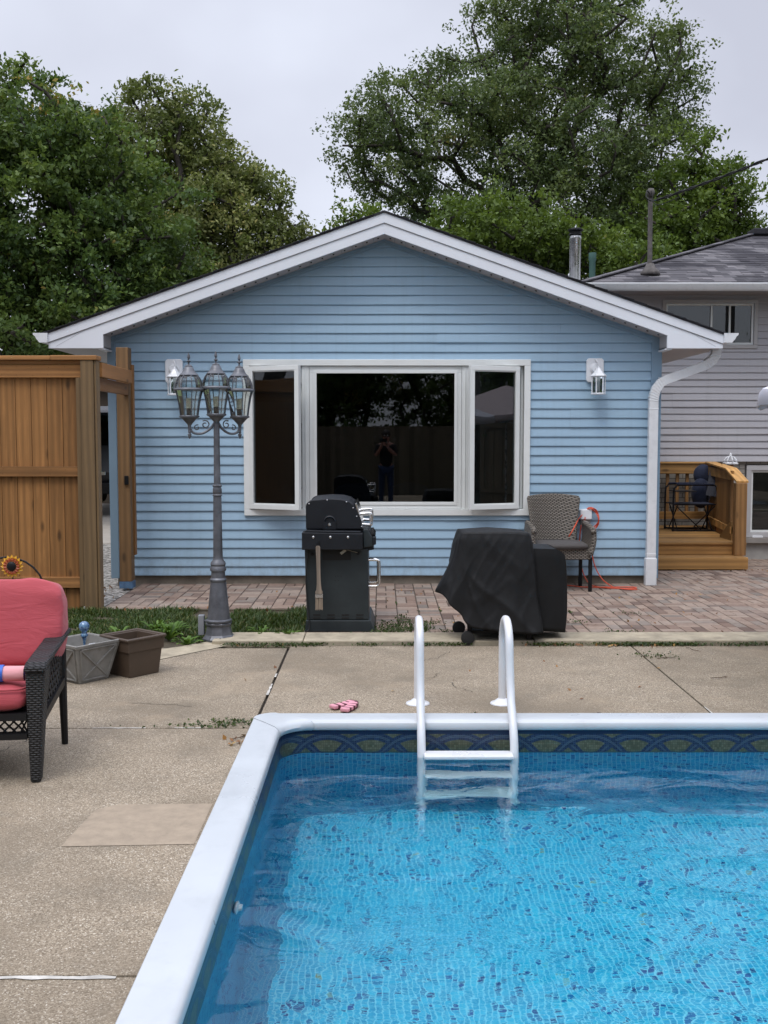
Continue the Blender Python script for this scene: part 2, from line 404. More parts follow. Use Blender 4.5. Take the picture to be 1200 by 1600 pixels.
slab(-.722 + g_ * 1.6, 1.95 - g_, 6.03, 8.12); slab(1.95 + g_, 5.6 - g_, 6.03, 8.12); slab(5.6 + g_, 14, 6.03, 8.12)
for a, b in ((-.722, 3), (3, 6.5), (6.5, 14)): slab(a + g_, b - g_, -2.6, .80); slab(a + g_, b - g_, -6, -2.6 - g_)
slab(9.44, 14, .80 + g_, 6.03 - g_)
struct(mb.build('pool_deck', M['concrete'], bevel=.003))
# paler patch and traces of caulk in the joints
mb = MB(); mb.add([(-1.275, 4.085, .0022), (-.75, 4.11, .0022), (-.75, 4.575, .0022), (-1.17, 4.565, .0022), (-1.25, 4.50, .0022)], [(0, 1, 2, 3, 4)])
struct(mb.build('concrete_patch', M['concrete_smooth']))
mb = MB(); random.seed(5)
def strip(pts, wd, z=-.004):
    n = len(pts); vs = []
    for i, (x, y) in enumerate(pts):
        a = pts[max(i - 1, 0)]; b = pts[min(i + 1, n - 1)]; d = Vector((b[0] - a[0], b[1] - a[1])).normalized()
        q = wd * random.uniform(.5, 1.2); vs += [(x - d.y * q, y + d.x * q, z), (x + d.y * q, y - d.x * q, z)]
    mb.add(vs, [(2 * i, 2 * i + 1, 2 * i + 3, 2 * i + 2) for i in range(n - 1)])
strip([(-2.2 + i * .05, 3.066 + random.uniform(-.003, .003)) for i in range(29)], .011, .0035)
strip([(-1.62 + i * .05, 5.795 + random.uniform(-.003, .003)) for i in range(7)], .007, .003)
strip([(-1.16 + i * .05, 5.797) for i in range(4)], .008, .003)
strip([(-.722, 6.55 + i * .05) for i in range(7)], .008, .003)
strip([(-.722, 7.05 + i * .05) for i in range(3)], .006, .003)
strip([(1.95, 6.05 + i * .05) for i in range(5)], .006, .003)
struct(mb.build('joint_caulk', M['caulk']))
# hairline cracks
mb = MB()
def crack(x, y, a, n, st=.05):
    p = [(x, y)]
    for i in range(n * 2):
        b = a + random.uniform(-.9, .9); x += math.cos(b) * st * .5; y += math.sin(b) * st * .5; p.append((x, y))
    strip(p, .0022, .0032)
crack(-2.0, 5.25, 1.3, 12); crack(-1.55, 6.35, -.3, 9); crack(.52, 7.9, -2.2, 9); crack(.45, 6.9, -1.2, 7); crack(.3, 7.0, .9, 5)
struct(mb.build('deck_cracks', M['joint']))

# curb between deck and pavers
mb = MB()
for a, b in ((-1.33, -.62), (-.615, 1.2), (1.205, 3.4), (3.405, 6.2), (6.205, 14)): mb.box(a, b, 8.17, 8.53, -.29, .032 + random.uniform(-.003, .003))
struct(mb.build('curb', M['curb'], bevel=.008))
mb = MB(); mb.box(-12, 14, 8.08, 8.17, -.29, -.022); struct(mb.build('curb_gap', M['joint']))
mb = MB(); mb.add([(-1.95, 7.72, .004), (-1.62, 7.62, .004), (-1.20, 8.12, .004), (-1.36, 8.3, .004)], [(0, 1, 2, 3)])
struct(mb.build('edging_patch', M['curb']))

# clay pavers in a loose basket weave with joints running away from the camera
def pz(x, y): 
    t = max(0, min(1, (y - 12.6) / 2.4)); return -.205 * t * t * (3 - 2 * t)
mb = MB(); W2 = .2005; random.seed(11)
def brick(x0, x1, y0, y1):
    g = .0042; x0 += g; x1 -= g; y0 += g; y1 -= g; t = random.uniform(-.0025, .0025); c = .004
    zs = [pz(0, y0) + t + random.uniform(-.001, .001), pz(0, y1) + t + random.uniform(-.001, .001)]
    vs = [(x0, y0, zs[0] - .03), (x1, y0, zs[0] - .03), (x1, y1, zs[1] - .03), (x0, y1, zs[1] - .03),
          (x0, y0, zs[0] - c), (x1, y0, zs[0] - c), (x1, y1, zs[1] - c), (x0, y1, zs[1] - c),
          (x0 + c, y0 + c, zs[0]), (x1 - c, y0 + c, zs[0]), (x1 - c, y1 - c, zs[1]), (x0 + c, y1 - c, zs[1])]
    mb.add(vs, [(0, 1, 5, 4), (1, 2, 6, 5), (2, 3, 7, 6), (3, 0, 4, 7), (4, 5, 9, 8), (5, 6, 10, 9), (6, 7, 11, 10), (7, 4, 8, 11), (8, 9, 10, 11)])
i = 0; x = -2.66
while x < 9.2:
    y = 8.54 if x > -.66 else 9.93
    yend = 11.63 if x < 2.9 else 15.75
    y += random.choice((0, .05, .1)) if False else 0
    while y < yend - .02:
        if random.random() < .5:
            k = random.choice((1, 1, 2)); 
            for _ in range(k):
                if y < yend: brick(x, x + W2, y, y + W2 / 2); y += W2 / 2
        else: brick(x, x + W2 / 2, y, y + W2); brick(x + W2 / 2, x + W2, y, y + W2); y += W2
    x += W2
struct(mb.build('paver_patio', M['paver'], recalc=False))
mb = MB()
def bed(x0, x1, y0, y1, n):
    for i in range(n):
        a = y0 + (y1 - y0) * i / n; b = y0 + (y1 - y0) * (i + 1) / n
        mb.add([(x0, a, pz(0, a) - .009), (x1, a, pz(0, a) - .009), (x1, b, pz(0, b) - .009), (x0, b, pz(0, b) - .009)], [(0, 1, 2, 3)])
bed(-2.68, 2.9, 9.9, 11.7, 1); bed(-.68, 9.4, 8.535, 9.9, 1); bed(2.9, 9.4, 9.9, 15.8, 24)
struct(mb.build('paver_bed', M['grit']))
mb = MB(); mb.box(-2.7, -.63, 9.88, 9.925, -.1, -.004); struct(mb.build('paver_edging', M['soil'], bevel=.005))
# lawn strip soil, gravel path, driveway beyond the gate
mb = MB(); sheet(mb, -6, -.64, 8.04, 9.88, -.02); sheet(mb, -6, -2.7, 9.88, 10.05, -.02); struct(mb.build('lawn_strip', M['soil']))
mb = MB(); sheet(mb, -6, -2.68, 10.05, 16.2, -.025); struct(mb.build('gravel_path', M['gravel']))
mb = MB(); mb.box(-14, -3.2, 16.2, 18.9, -.28, -.012); mb.box(-14, -3.2, 18.92, 26, -.28, -.012); struct(mb.build('driveway', plain('pale_driveway', (.42, .38, .33), .9, var=.12, scale=4, bump=.3)))

# ------------------------------------------------------------------ swimming pool
PX0, PX1, PY0, PY1, WZ, FZ = -.565, 9.25, .98, 5.84, -.145, -1.02
pool = empty('swimming_pool', (PX0, PY0, 0), 'in ground swimming pool with blue mosaic liner and white coping', 'swimming pool')
def tile_nodes(g, u, v, size=.0262):
    fu = g.math('DIVIDE', u, size); fv = g.math('DIVIDE', v, size)
    iu = g.math('FLOOR', fu); iv = g.math('FLOOR', fv); ru = g.math('FRACT', fu); rv = g.math('FRACT', fv)
    cb = g.n('CombineXYZ'); g.l(iu, cb.inputs[0]); g.l(iv, cb.inputs[1])
    wn = g.n('TexWhiteNoise', noise_dimensions='2D'); g.l(cb.outputs[0], wn.inputs['Vector'])
    e = lambda r: g.math('MINIMUM', r, g.math('SUBTRACT', 1.0, r))
    d = g.math('MINIMUM', e(ru), e(rv)); return wn.outputs[0], d, iu, iv
def liner_mat():
    g = G('mosaic_liner'); sep = g.n('SeparateXYZ'); g.l(g.uv(), sep.inputs[0]); u, v = sep.outputs[0], sep.outputs[1]
    r, d, iu, iv = tile_nodes(g, u, v)
    c = g.ramp(r, [(0, (.003, .05, .20)), (.08, (.005, .11, .34)), (.14, (.007, .26, .48)), (.20, (.010, .37, .60)), (.45, (.014, .42, .65)), (.8, (.024, .49, .71)), (.994, (.05, .57, .77)), (1.0, (.35, .30, .14))])
    bl = g.noise(g.uv(), 14, 2); c = g.mix(g.ramp(bl, [(.56, 0.0), (.64, .35)]), c, (.012, .24, .48))
    c = g.mix(g.ramp(d, [(.06, 1.0), (.13, 0.0)]), c, (.30, .70, .82))
    # liner walls are mixed towards a deeper blue than the liner floor
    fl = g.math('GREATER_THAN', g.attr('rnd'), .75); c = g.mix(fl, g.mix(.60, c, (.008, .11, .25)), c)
    g.set(base=c, rough=.5, spec=.2); return g.m
def band_mat():
    g = G('braided_liner_border'); sep = g.n('SeparateXYZ'); g.l(g.uv(), sep.inputs[0]); u, v = sep.outputs[0], sep.outputs[1]
    P = .2475; H0, H1 = -.172, -.052
    h = g.math('DIVIDE', g.math('SUBTRACT', v, H0), H1 - H0)
    r, d, iu, iv = tile_nodes(g, u, v, .0125)
    bg = g.mix(r, (.055, .062, .038), (.115, .12, .078)); bg = g.mix(g.ramp(h, [(.08, 1.0), (.32, 0.0)]), bg, (.035, .085, .075))
    bg = g.mix(g.ramp(d, [(.08, .55), (.16, 0.0)]), bg, (.03, .045, .03))
    navy = g.mix(r, (.004, .010, .038), (.012, .028, .075)); navy = g.mix(g.ramp(d, [(.06, .35), (.14, 0.0)]), navy, (.06, .10, .15))
    col = bg
    for off in (0.0, P):
        uu = g.math('WRAP', g.math('ADD', u, off), -P, P)
        a = g.math('DIVIDE', uu, .215); arch = g.math('SUBTRACT', .88, g.math('POWER', g.math('ABSOLUTE', a), 2.2))
        arch = g.math('MAXIMUM', arch, g.math('MULTIPLY', arch, .55))
        dist = g.math('ABSOLUTE', g.math('SUBTRACT', h, arch))
        th = g.math('ADD', .15, g.math('MULTIPLY', g.math('ABSOLUTE', a), .10))
        band = g.math('LESS_THAN', dist, th); line = g.math('LESS_THAN', g.math('ABSOLUTE', g.math('SUBTRACT', dist, .03)), .014)
        col = g.mix(band, col, navy); col = g.mix(g.math('MULTIPLY', g.math('MULTIPLY', line, band), .6), col, (.10, .14, .17))
    edge = g.math('ADD', g.math('GREATER_THAN', h, .98), g.math('LESS_THAN', h, .03), clamp=True)
    col = g.mix(edge, col, (.006, .014, .045))
    g.set(base=col, rough=.35, spec=.4); return g.m
ring = rrect(PX0, PX1, PY0, PY1, .17, 10); n = len(ring)
arc = [0]
for i in range(n): arc.append(arc[-1] + math.dist(ring[i], ring[(i + 1) % n]))
cx, cy = (PX0 + PX1) / 2, (PY0 + PY1) / 2
def shell(levels, name, mat, floor=False):
    mb = MB(); uvs = []
    for (z, inset, vv) in levels:
        rr = rrect(PX0 + inset, PX1 - inset, PY0 + inset, PY1 - inset, max(.17 - inset * .0, .17), 10)
        for i in range(n + 1): p = rr[i % n]; mb.v.append((p[0], p[1], z)); uvs.append((arc[i], vv))
    m = n + 1
    for k in range(len(levels) - 1):
        for i in range(n): mb.f.append((k * m + i, k * m + i + 1, (k + 1) * m + i + 1, (k + 1) * m + i)); mb.r.append(.5)
    mb.uvs = uvs
    if floor:
        z, inset, _ = levels[-1]; rr = rrect(PX0 + inset, PX1 - inset, PY0 + inset, PY1 - inset, .17, 10); o = len(mb.v)
        for p in rr: mb.v.append((p[0], p[1], z)); uvs.append((p[0], p[1]))
        mb.f.append(tuple(range(o, o + n))); mb.r.append(1.0)
    return mb.build(name, mat, pool, recalc=False)
lv = [(-.172, 0, -.172), (FZ + .12, 0, FZ + .12)]
for i in range(1, 7):
    a = R(90 * i / 6); lv.append((FZ + .12 - .12 * math.sin(a), .12 * (1 - math.cos(a)), FZ + .12 - .12 * a))
shell([(.012, 0, .0), (-.172, 0, -.172)], 'border_band', band_mat())
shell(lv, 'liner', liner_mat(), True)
# coping: a wide white rail all round with a rolled inner lip
def coping_seg(i0, i1, extra=0.0, name='coping'):
    N = 12
    ri = rrect(PX0, PX1, PY0, PY1, .17, N); ro = rrect(PX0 - .165, PX1 + .165, PY0 - .165, PY1 + .165, .11, N); k = len(ri)
    prof = [(1.0, -.02), (1.0, .024), (.97, .031), (.5, .034), (.14, .033), (.04, .028), (-.03, .014), (-.06, -.004), (-.03, -.020), (.03, -.028), (.10, -.03), (.10, -.05)]
    mb = MB(); vs = []
    idx = [j % k for j in range(i0, i1 + 1)]
    for j in idx:
        a, b = Vector(ri[j]), Vector(ro[j])
        for (t, z) in prof:
            q = a + (b - a) * (t + (extra * .6 if t > .9 else (-extra * .6 if t < .1 else 0))); vs.append((q.x, q.y, z + (extra * .2 if z > -.015 else 0)))
    m = len(prof); fs = [(a * m + b, a * m + b + 1, (a + 1) * m + b + 1, (a + 1) * m + b) for a in range(len(idx) - 1) for b in range(m - 1)]
    fs += [tuple(range(m)), tuple((len(idx) - 1) * m + b for b in range(m))[::-1]]
    mb.add(vs, fs); return mb
N1 = 13
# runs between corners are interpolated along straight edges
def lerp_run(i0, i1, t0, t1):
    N = 12
    ri = rrect(PX0, PX1, PY0, PY1, .17, N); ro = rrect(PX0 - .165, PX1 + .165, PY0 - .165, PY1 + .165, .11, N)
    prof = [(1.0, -.02), (1.0, .024), (.97, .031), (.5, .034), (.14, .033), (.04, .028), (-.03, .014), (-.06, -.004), (-.03, -.020), (.03, -.028), (.10, -.03), (.10, -.05)]
    vs = []; k = len(ri)
    for t in (t0, t1):
        a = Vector(ri[i0]).lerp(Vector(ri[i1 % k]), t); b = Vector(ro[i0]).lerp(Vector(ro[i1 % k]), t)
        for (q, z) in prof: p = a + (b - a) * q; vs.append((p.x, p.y, z))
    m = len(prof); mb = MB(); mb.add(vs, [(b, b + 1, m + b + 1, m + b) for b in range(m - 1)] + [tuple(range(m)), tuple(range(2 * m - 1, m - 1, -1))]); return mb
for c in range(4):
    coping_seg(c * N1, c * N1 + 12, .018).build('coping_corner', M['coping'], pool, smooth=True, auto=40)
    i0 = c * N1 + 12; i1 = (c + 1) * N1
    ts = [0, .45, 1] if c in (0, 2) else [0, 1]
    for a, b in zip(ts, ts[1:]):
        e = .0009; lerp_run(i0, i1, a + e, b - e).build('coping', M['coping'], pool, smooth=True, auto=40)
mb = MB(); mb.lathe([(.0, 0), (.03, .0), (.04, .006), (.04, .012), (.022, .018), (.018, .03), (.0, .03)], (0, 0, 0), 20, M=Matrix.Rotation(R(90), 4, 'Y'))
mb.v = [(x + PX0 + .003, y + 3.92, z - .21) for x, y, z in mb.v]; mb.build('return_jet', M['ladder'], pool, smooth=True, auto=40)

def water():
    g = G('pool_water'); g.b.inputs['Base Color'].default_value = (.86, .97, 1, 1)
    g.set(rough=0.0, ior=1.333, trans=1.0, spec=.95); p = g.gen()
    n1 = g.noise(g.map(p, (1, 1.25, 1)), 2.6, 3, .5, 1.1); n2 = g.noise(g.map(p, (1.2, 2.0, 1)), 11, 3, .55, .8)
    # the return jet ruffles the water near the left wall
    sp = g.n('SeparateXYZ'); g.l(p, sep_in(sp)); 
    vd = g.n('VectorMath', operation='DISTANCE'); g.l(p, vd.inputs[0]); vd.inputs[1].default_value = (.1, 3.7, WZ)
    k = g.ramp(vd.outputs['Value'], [(0, 1.0), (.35, .25), (1.0, .12)])
    patch = g.ramp(g.noise(p, .8, 2), [(.45, .15), (.65, 1.0)])
    n3 = g.noise(g.map(p, (1.0, 3.0, 1)), 16, 2, .5, 1.0)
    h = g.math('ADD', g.math('MULTIPLY', n1, .8), g.math('MULTIPLY', g.math('MULTIPLY', n2, patch), .09))
    h = g.math('ADD', h, g.math('MULTIPLY', g.math('MULTIPLY', n3, k), .18))
    n0 = g.noise(g.map(p, (1, 1.6, 1)), 1.1, 2, .5, .6); h = g.math('ADD', h, g.math('MULTIPLY', n0, 4.0))
    g.bump(h, .42, .022)
    va = g.n('VolumeAbsorption'); va.inputs['Color'].default_value = (.22, .86, .93, 1); va.inputs['Density'].default_value = .38; g.l(va.outputs[0], g.out.inputs['Volume']); return g.m
def sep_in(sp): return sp.inputs[0]
mb = MB(); rr = rrect(PX0 - .002, PX1 + .002, PY0 - .002, PY1 + .002, .17, 10); mb.add([(p[0], p[1], WZ) for p in rr], [tuple(range(len(rr)))])
struct(mb.build('water', water(), recalc=False))

# pool ladder
lad = empty('pool_ladder', (.48, 6.1, 0), 'white two rail pool ladder with three steps reaching into the blue water', 'pool ladder')
for x0 in (.222, .738):
    path = [(x0, 6.34, -.0)] + [(x0, 6.34, z) for z in (.1, .25, .38)]
    for i in range(1, 12):
        a = math.pi * i / 12; path.append((x0, 6.165 + .175 * math.cos(a), .38 + .17 * math.sin(a)))
    path += [(x0, 5.985, .36), (x0, 5.955, .25), (x0, 5.90, .12), (x0, 5.80, .02), (x0, 5.745, -.08), (x0, 5.725, -.2), (x0, 5.72, -.5), (x0, 5.72, -.88)]
    MB().tube(path, .0235, 16).build('rail', M['ladder'], lad, smooth=True, auto=50)
    MB().lathe([(.024, .034), (.03, .03), (.05, .014), (.071, .006), (.074, .0)][::-1], (x0, 6.34, .001), 28).build('flange', M['ladder'], lad, smooth=True, auto=40)
    MB().lathe([(.0, -.9), (.028, -.9), (.034, -.885), (.034, -.86), (.024, -.85)], (x0, 5.72, 0), 18).build('foot_cap', M['ladder'], lad, smooth=True, auto=40)
for zt in (-.118, -.41, -.70):
    m_ = MB(); m_.box(.235, .725, 5.655, 5.765, zt - .022, zt); m_.build('step', M['ladder'], lad, bevel=.006)
for x0 in (.222, .738):
    MB().tube([(x0, 5.74, -.80), (x0, 5.83, -.80)], .028, 14).build('bumper', M['ladder'], lad, smooth=True, auto=40)
# ================================================================== BLUE HOUSE
WY = 11.62
house = empty('blue_house', (0, WY, 0), 'low blue sided house wing with white gabled eaves and wide picture window', 'house')
def siding(mb, x0, x1, z0, z1, y, ex, holes=(), seam=.35, depth=.016):
    """lapped vinyl courses with real butt edges; every second course starts a new panel"""
    k = 0; z = z0
    while z < z1 - .01:
        zt = min(z + ex, z1); segs = [(x0, x1, z, zt)]
        for (hx0, hx1, hz0, hz1) in holes:
            ns = []
            for (a, b, c, d) in segs:
                if d <= hz0 or c >= hz1 or b <= hx0 or a >= hx1: ns.append((a, b, c, d)); continue
                if a < hx0: ns.append((a, hx0, c, d))
                if b > hx1: ns.append((hx1, b, c, d))
                if c < hz0: ns.append((max(a, hx0), min(b, hx1), c, hz0))
                if d > hz1: ns.append((max(a, hx0), min(b, hx1), hz1, d))
            segs = ns
        cuts = []
        if k % 2 == 0: pc = [random.uniform(x0 + .4, x1 - .4)] if random.random() < seam * 2 else []
        for (a, b, c, d) in segs:
            xs = [a] + [q for q in pc if a + .1 < q < b - .1] + [b]
            for i in range(len(xs) - 1):
                r = random.random(); a1, b1 = xs[i], xs[i + 1]; off = .004 if i % 2 else 0
                n = max(1, int((b1 - a1) / .35))
                wob = lambda q: .0012 * math.sin(q * 2.3 + k * 1.7) + .0008 * math.sin(q * 6.1 + k)
                dep = lambda zz: -depth * (1 - (zz - z) / ex) ** 1.0 - off
                for j in range(n):
                    xa = a1 + (b1 - a1) * j / n; xb = a1 + (b1 - a1) * (j + 1) / n
                    zl = [c, c + (d - c) * .12, c + (d - c) * .85, d + .006]
                    vs = []
                    for zz, e in zip(zl, (0.0, -.0015, .0, .0035)):
                        for xx in (xa, xb):
                            vs.append((xx, y + dep(zz) + e + .0, zz + wob(xx)))
                    vs += [(xa, y + .003, c + wob(xa) + .001), (xb, y + .003, c + wob(xb) + .001)]
                    mb.add(vs, [(0, 1, 3, 2), (2, 3, 5, 4), (4, 5, 7, 6), (8, 9, 1, 0)], r)
        z += ex; k += 1
WIN = (-1.50, 1.62, .775, 2.46)
mb = MB(); random.seed(3)
siding(mb, -2.91, 2.96, .095, 2.6574, WY, .1025, [WIN])
k = 25; z = .095 + 25 * .1025
while z < 3.75:
    xl = (3.82 - z) / .355; siding(mb, max(-2.91, .03 - xl), min(2.96, .03 + xl), z, z + .1025, WY, .1025); z += .1025
mb.build('siding', M['siding'], house, recalc=False)
mb = MB(); mb.box(-2.93, 3.0, WY + .02, WY + .2, -.3, .12); mb.box(-2.93, -2.80, WY + .2, 20.5, -.3, .12); mb.box(2.9, 3.0, WY + .2, 20.5, -.3, .12)
mb.build('foundation', M['found'], house)
# side and back walls
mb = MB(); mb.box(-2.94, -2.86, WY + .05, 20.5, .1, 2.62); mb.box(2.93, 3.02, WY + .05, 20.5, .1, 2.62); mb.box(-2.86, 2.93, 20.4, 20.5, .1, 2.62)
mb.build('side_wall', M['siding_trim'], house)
for a, b in ((-2.995, -2.905), (2.955, 3.068)):
    mb = MB(); mb.box(a, b, WY - .028, WY + .09, .065, 2.74); mb.build('corner_trim', M['siding_trim'], house, bevel=.004)
for s in (-1, 1):
    xe = -2.95 if s < 0 else 3.02; mb = MB()
    z0 = 3.742; z1 = z0 - .355 * abs(xe - .03)
    mb.prism([(.03, z0), (xe, z1), (xe, z1 - .028), (.03, z0 - .028)][::s], WY - .03, WY - .005); mb.build('gable_trim', M['siding_trim'], house)
# dark interior, seen faintly through the panes
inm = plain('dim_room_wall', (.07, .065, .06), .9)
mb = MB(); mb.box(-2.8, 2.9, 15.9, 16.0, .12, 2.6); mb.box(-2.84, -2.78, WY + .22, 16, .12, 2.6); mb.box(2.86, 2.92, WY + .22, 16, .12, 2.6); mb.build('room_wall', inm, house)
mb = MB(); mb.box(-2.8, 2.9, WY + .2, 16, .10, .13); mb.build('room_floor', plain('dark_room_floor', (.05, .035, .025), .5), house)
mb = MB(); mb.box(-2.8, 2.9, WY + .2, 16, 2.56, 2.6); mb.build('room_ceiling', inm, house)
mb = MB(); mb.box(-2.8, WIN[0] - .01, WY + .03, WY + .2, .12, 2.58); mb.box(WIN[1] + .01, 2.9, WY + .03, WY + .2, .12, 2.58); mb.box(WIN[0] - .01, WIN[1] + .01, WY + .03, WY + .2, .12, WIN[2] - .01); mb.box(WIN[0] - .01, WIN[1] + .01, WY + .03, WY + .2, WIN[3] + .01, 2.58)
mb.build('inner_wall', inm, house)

# roof, rakes, returns, soffits
RY0, RY1 = 11.27, 21.0; AX, AZ = .03, 3.985; SL = .353
def rz(x): return AZ - SL * abs(x - AX)
roof = MB()
for s in (-1, 1):
    xe = AX + s * 3.60
    roof.prism([(AX, AZ - .004), (xe, rz(xe) - .004), (xe, rz(xe) + .012), (AX, AZ + .018)][::s], RY0 - .025, RY1)
    for i in range(26):          # butt edges of the shingle courses
        xa = AX + s * (3.62 - i * .14); xb = AX + s * (3.62 - i * .14 - .15)
        if (xb - AX) * s < 0: break
        roof.prism([(xa, rz(xa) + .012), (xa, rz(xa) + .024), (xb, rz(xb) + .014), (xb, rz(xb) + .010)][::s], RY0 - .03 - .004 * (i % 2), RY1)
rf = roof.build('roof', M['shingle_dark'], house)
for s, xe, xi in ((-1, -3.53, -2.95), (1, 3.628, 3.035)):
    mb = MB(); mb.prism([(AX, AZ - .006), (xe, rz(xe) - .006), (xe, rz(xe) - .10), (AX, AZ - .108)][::s], RY0 - .012, RY0 + .03); mb.build('fascia', M['fascia'], house, bevel=.002)
    mb = MB(); mb.prism([(AX, AZ - .108), (xe, rz(xe) - .100), (xe, 2.566), (xi, 2.566), (xi, AZ - .222 - SL * abs(xi - AX)), (AX, AZ - .222)][::s], RY0, RY0 + .03); mb.build('fascia', M['fascia'], house, bevel=.002)
    mb = MB(); a0, a1 = AZ - .106, rz(xe) - .098; mb.prism([(AX, a0), (xe, a1), (xe, a1 - .009), (AX, a0 - .009)][::s], RY0 - .006, RY0 - .0005); mb.build('shadow_line', plain('fascia_shade_grey', (.30, .31, .33), .6), house)  # grey strip paints the line of shade below the upper fascia board
    if True:       # seam of the boxed return
        mb = MB(); x2 = xi - s * 0; mb.prism([(xi, 2.60 + .265), (xi, 2.862), (xe + s * -.08, 2.585), (xe + s * -.08, 2.588)][::s], RY0 - .0016, RY0 - .0006); mb.build('return_seam', plain('seam_grey', (.42, .44, .47), .6), house)
    # box behind the return
    mb = MB(); mb.box(*sorted((xi, xi + s * .03)), RY0 + .03, WY - .03, 2.566, rz(xi) - .06); mb.build('return_side', M['soffit'], house)
    mb = MB(); mb.box(*sorted((xi - s * .012, xi + s * .06)), RY0 + .03, WY + .02, 2.553, 2.569); mb.box(*sorted((xi + s * .031, xi + s * .08)), RY0 + .035, WY + .1, 2.586, rz(xi) - .05); mb.build('return_bottom', M['fascia'], house)
    # sloping soffit panels under the rake with a row of vent holes
    mb = MB(); n = 26
    for i in range(n):
        xa = AX + (xi - AX) * i / n; xb = AX + (xi - AX) * (i + 1) / n - s * .004
        za, zb = AZ - .215 - SL * abs(xa - AX), AZ - .215 - SL * abs(xb - AX)
        mb.prism([(xa, za), (xb, zb), (xb, zb + .012), (xa, za + .012)][::s], RY0 + .03, WY - .003)
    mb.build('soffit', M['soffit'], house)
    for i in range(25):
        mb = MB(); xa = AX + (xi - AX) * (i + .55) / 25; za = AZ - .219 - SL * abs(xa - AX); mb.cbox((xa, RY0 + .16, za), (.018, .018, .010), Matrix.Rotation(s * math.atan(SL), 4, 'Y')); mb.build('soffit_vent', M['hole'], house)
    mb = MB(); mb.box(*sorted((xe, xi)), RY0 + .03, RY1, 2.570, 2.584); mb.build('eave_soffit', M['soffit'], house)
    mb = MB(); mb.box(*sorted((xe, xe - s * .02)), RY0 + .03, RY1, 2.585, rz(xe) - .01); mb.build('eave_board', M['fascia'], house)
    # gutter, an ogee profile swept along the eave
    gp = [(0, 0), (.085, 0), (.10, .018), (.115, .035), (.128, .062), (.148, .078), (.150, .096), (.140, .10), (.138, .088), (.118, .070), (.105, .045), (.08, .006), (.004, .006), (.004, .10), (0, .10)]
    mb = MB(); mb.prism([(xe + s * a, 2.625 + b) for a, b in gp][::s], RY0 - .035, RY1); 
    gpe = [(0, 0), (.085, 0), (.10, .018), (.115, .035), (.128, .062), (.150, .082), (.152, .10), (0, .10)]
    gt = mb.build('gutter', M['gutter'], house)
    mb = MB(); mb.prism([(xe + s * a, 2.624 + b) for a, b in gpe][::s], RY0 - .038, RY0 - .034); mb.build('end_cap', M['gutter'], gt)
# downspout with its elbows
ds = [(2.957, .20), (2.957, 2.02), (2.962, 2.08), (2.985, 2.15), (3.035, 2.215), (3.10, 2.25), (3.44, 2.375), (3.53, 2.41), (3.59, 2.455), (3.625, 2.52), (3.635, 2.62)]
P3 = [(x, 11.50, z) for x, z in ds]
mb = MB(); mb.sweep(P3, .098, .07)
for i in range(9):
    t = i / 8; q = Vector((2.953, 11.5, 2.02)).lerp(Vector((3.04, 11.5, 2.225)), t); q.x -= .02 * math.sin(math.pi * t) - .0; an = R(90 - 60 * t)
    mb.cbox(q, (.108, .078, .006), Matrix.Rotation(-(math.pi / 2 - an), 4, 'Y') if False else Matrix.Rotation(R(8 + 55 * t), 4, 'Y'))
for i in range(8):
    t = i / 7; q = Vector((3.50, 11.5, 2.40)).lerp(Vector((3.625, 11.5, 2.53)), t); mb.cbox(q + Vector((.008, 0, -.006)), (.106, .078, .006), Matrix.Rotation(R(60 - 50 * t), 4, 'Y'))
mb.cbox((2.957, 11.5, 1.93), (.103, .075, .012)); mb.cbox((2.957, 11.5, .34), (.103, .075, .03))
dso = mb.build('downspout', M['gutter'], house, bevel=.003)
mb = MB(); mb.sweep([(2.957, 11.499, -.0), (2.957, 11.499, .30)], .122, .085); mb.build('shoe', M['gutter'], dso, bevel=.006)

# bay of windows
win = MB()
x0, x1, z0, z1 = WIN; cw = .068
def frame(mb, x0, x1, z0, z1, w, ya, yb):
    mb.box(x0, x1, ya, yb, z1 - w, z1); mb.box(x0, x1, ya, yb, z0, z0 + w); mb.box(x0, x0 + w, ya, yb, z0 + w + .0005, z1 - w - .0005); mb.box(x1 - w, x1, ya, yb, z0 + w + .0005, z1 - w - .0005)
frame(win, x0 - .012, x1 + .012, z0 - .012, z1 + .012, cw, WY - .045, WY + .16)
W = win.build('window', M['frame'], house, bevel=.004)
ix0, ix1, iz0, iz1 = x0 + .058, x1 - .058, z0 + .058, z1 - .058
mb = MB()
for a, b in ((-.872, -.792), (.882, .955)):
    mb = MB(); mb.box(a, b, WY - .022, WY + .15, iz0, iz1); mb.box((a + b) / 2 - .006, (a + b) / 2 + .006, WY - .030, WY - .0215, iz0, iz1); mb.build('mullion', M['frame'], W, bevel=.003)
mb = MB(); frame(mb, -.789, .879, iz0 + .002, iz1 - .002, .072, WY - .018, WY + .06); frame(mb, -.745, .835, iz0 + .045, iz1 - .045, .035, WY - .026, WY - .019)
mb.build('fixed_frame', M['frame'], W, bevel=.003)
mb = MB(); mb.box(-.72, .81, WY + .012, WY + .018, iz0 + .07, iz1 - .07); mb.build('pane', M['glass'], W)
for a, b in ((ix0, -.872), (.955, ix1)):   # inner stops of the casement openings and insect screens
    mb = MB(); frame(mb, a + .002, b - .002, iz0 + .002, iz1 - .002, .028, WY + .03, WY + .10); mb.build('inner_stop', M['frame'], W, bevel=.002)
    mb = MB(); mb.box(a + .03, b - .03, WY + .105, WY + .108, iz0 + .03, iz1 - .03); mb.build('screen', glass_mat('insect_screen', tint=(.25, .25, .25), rough=.6), W)
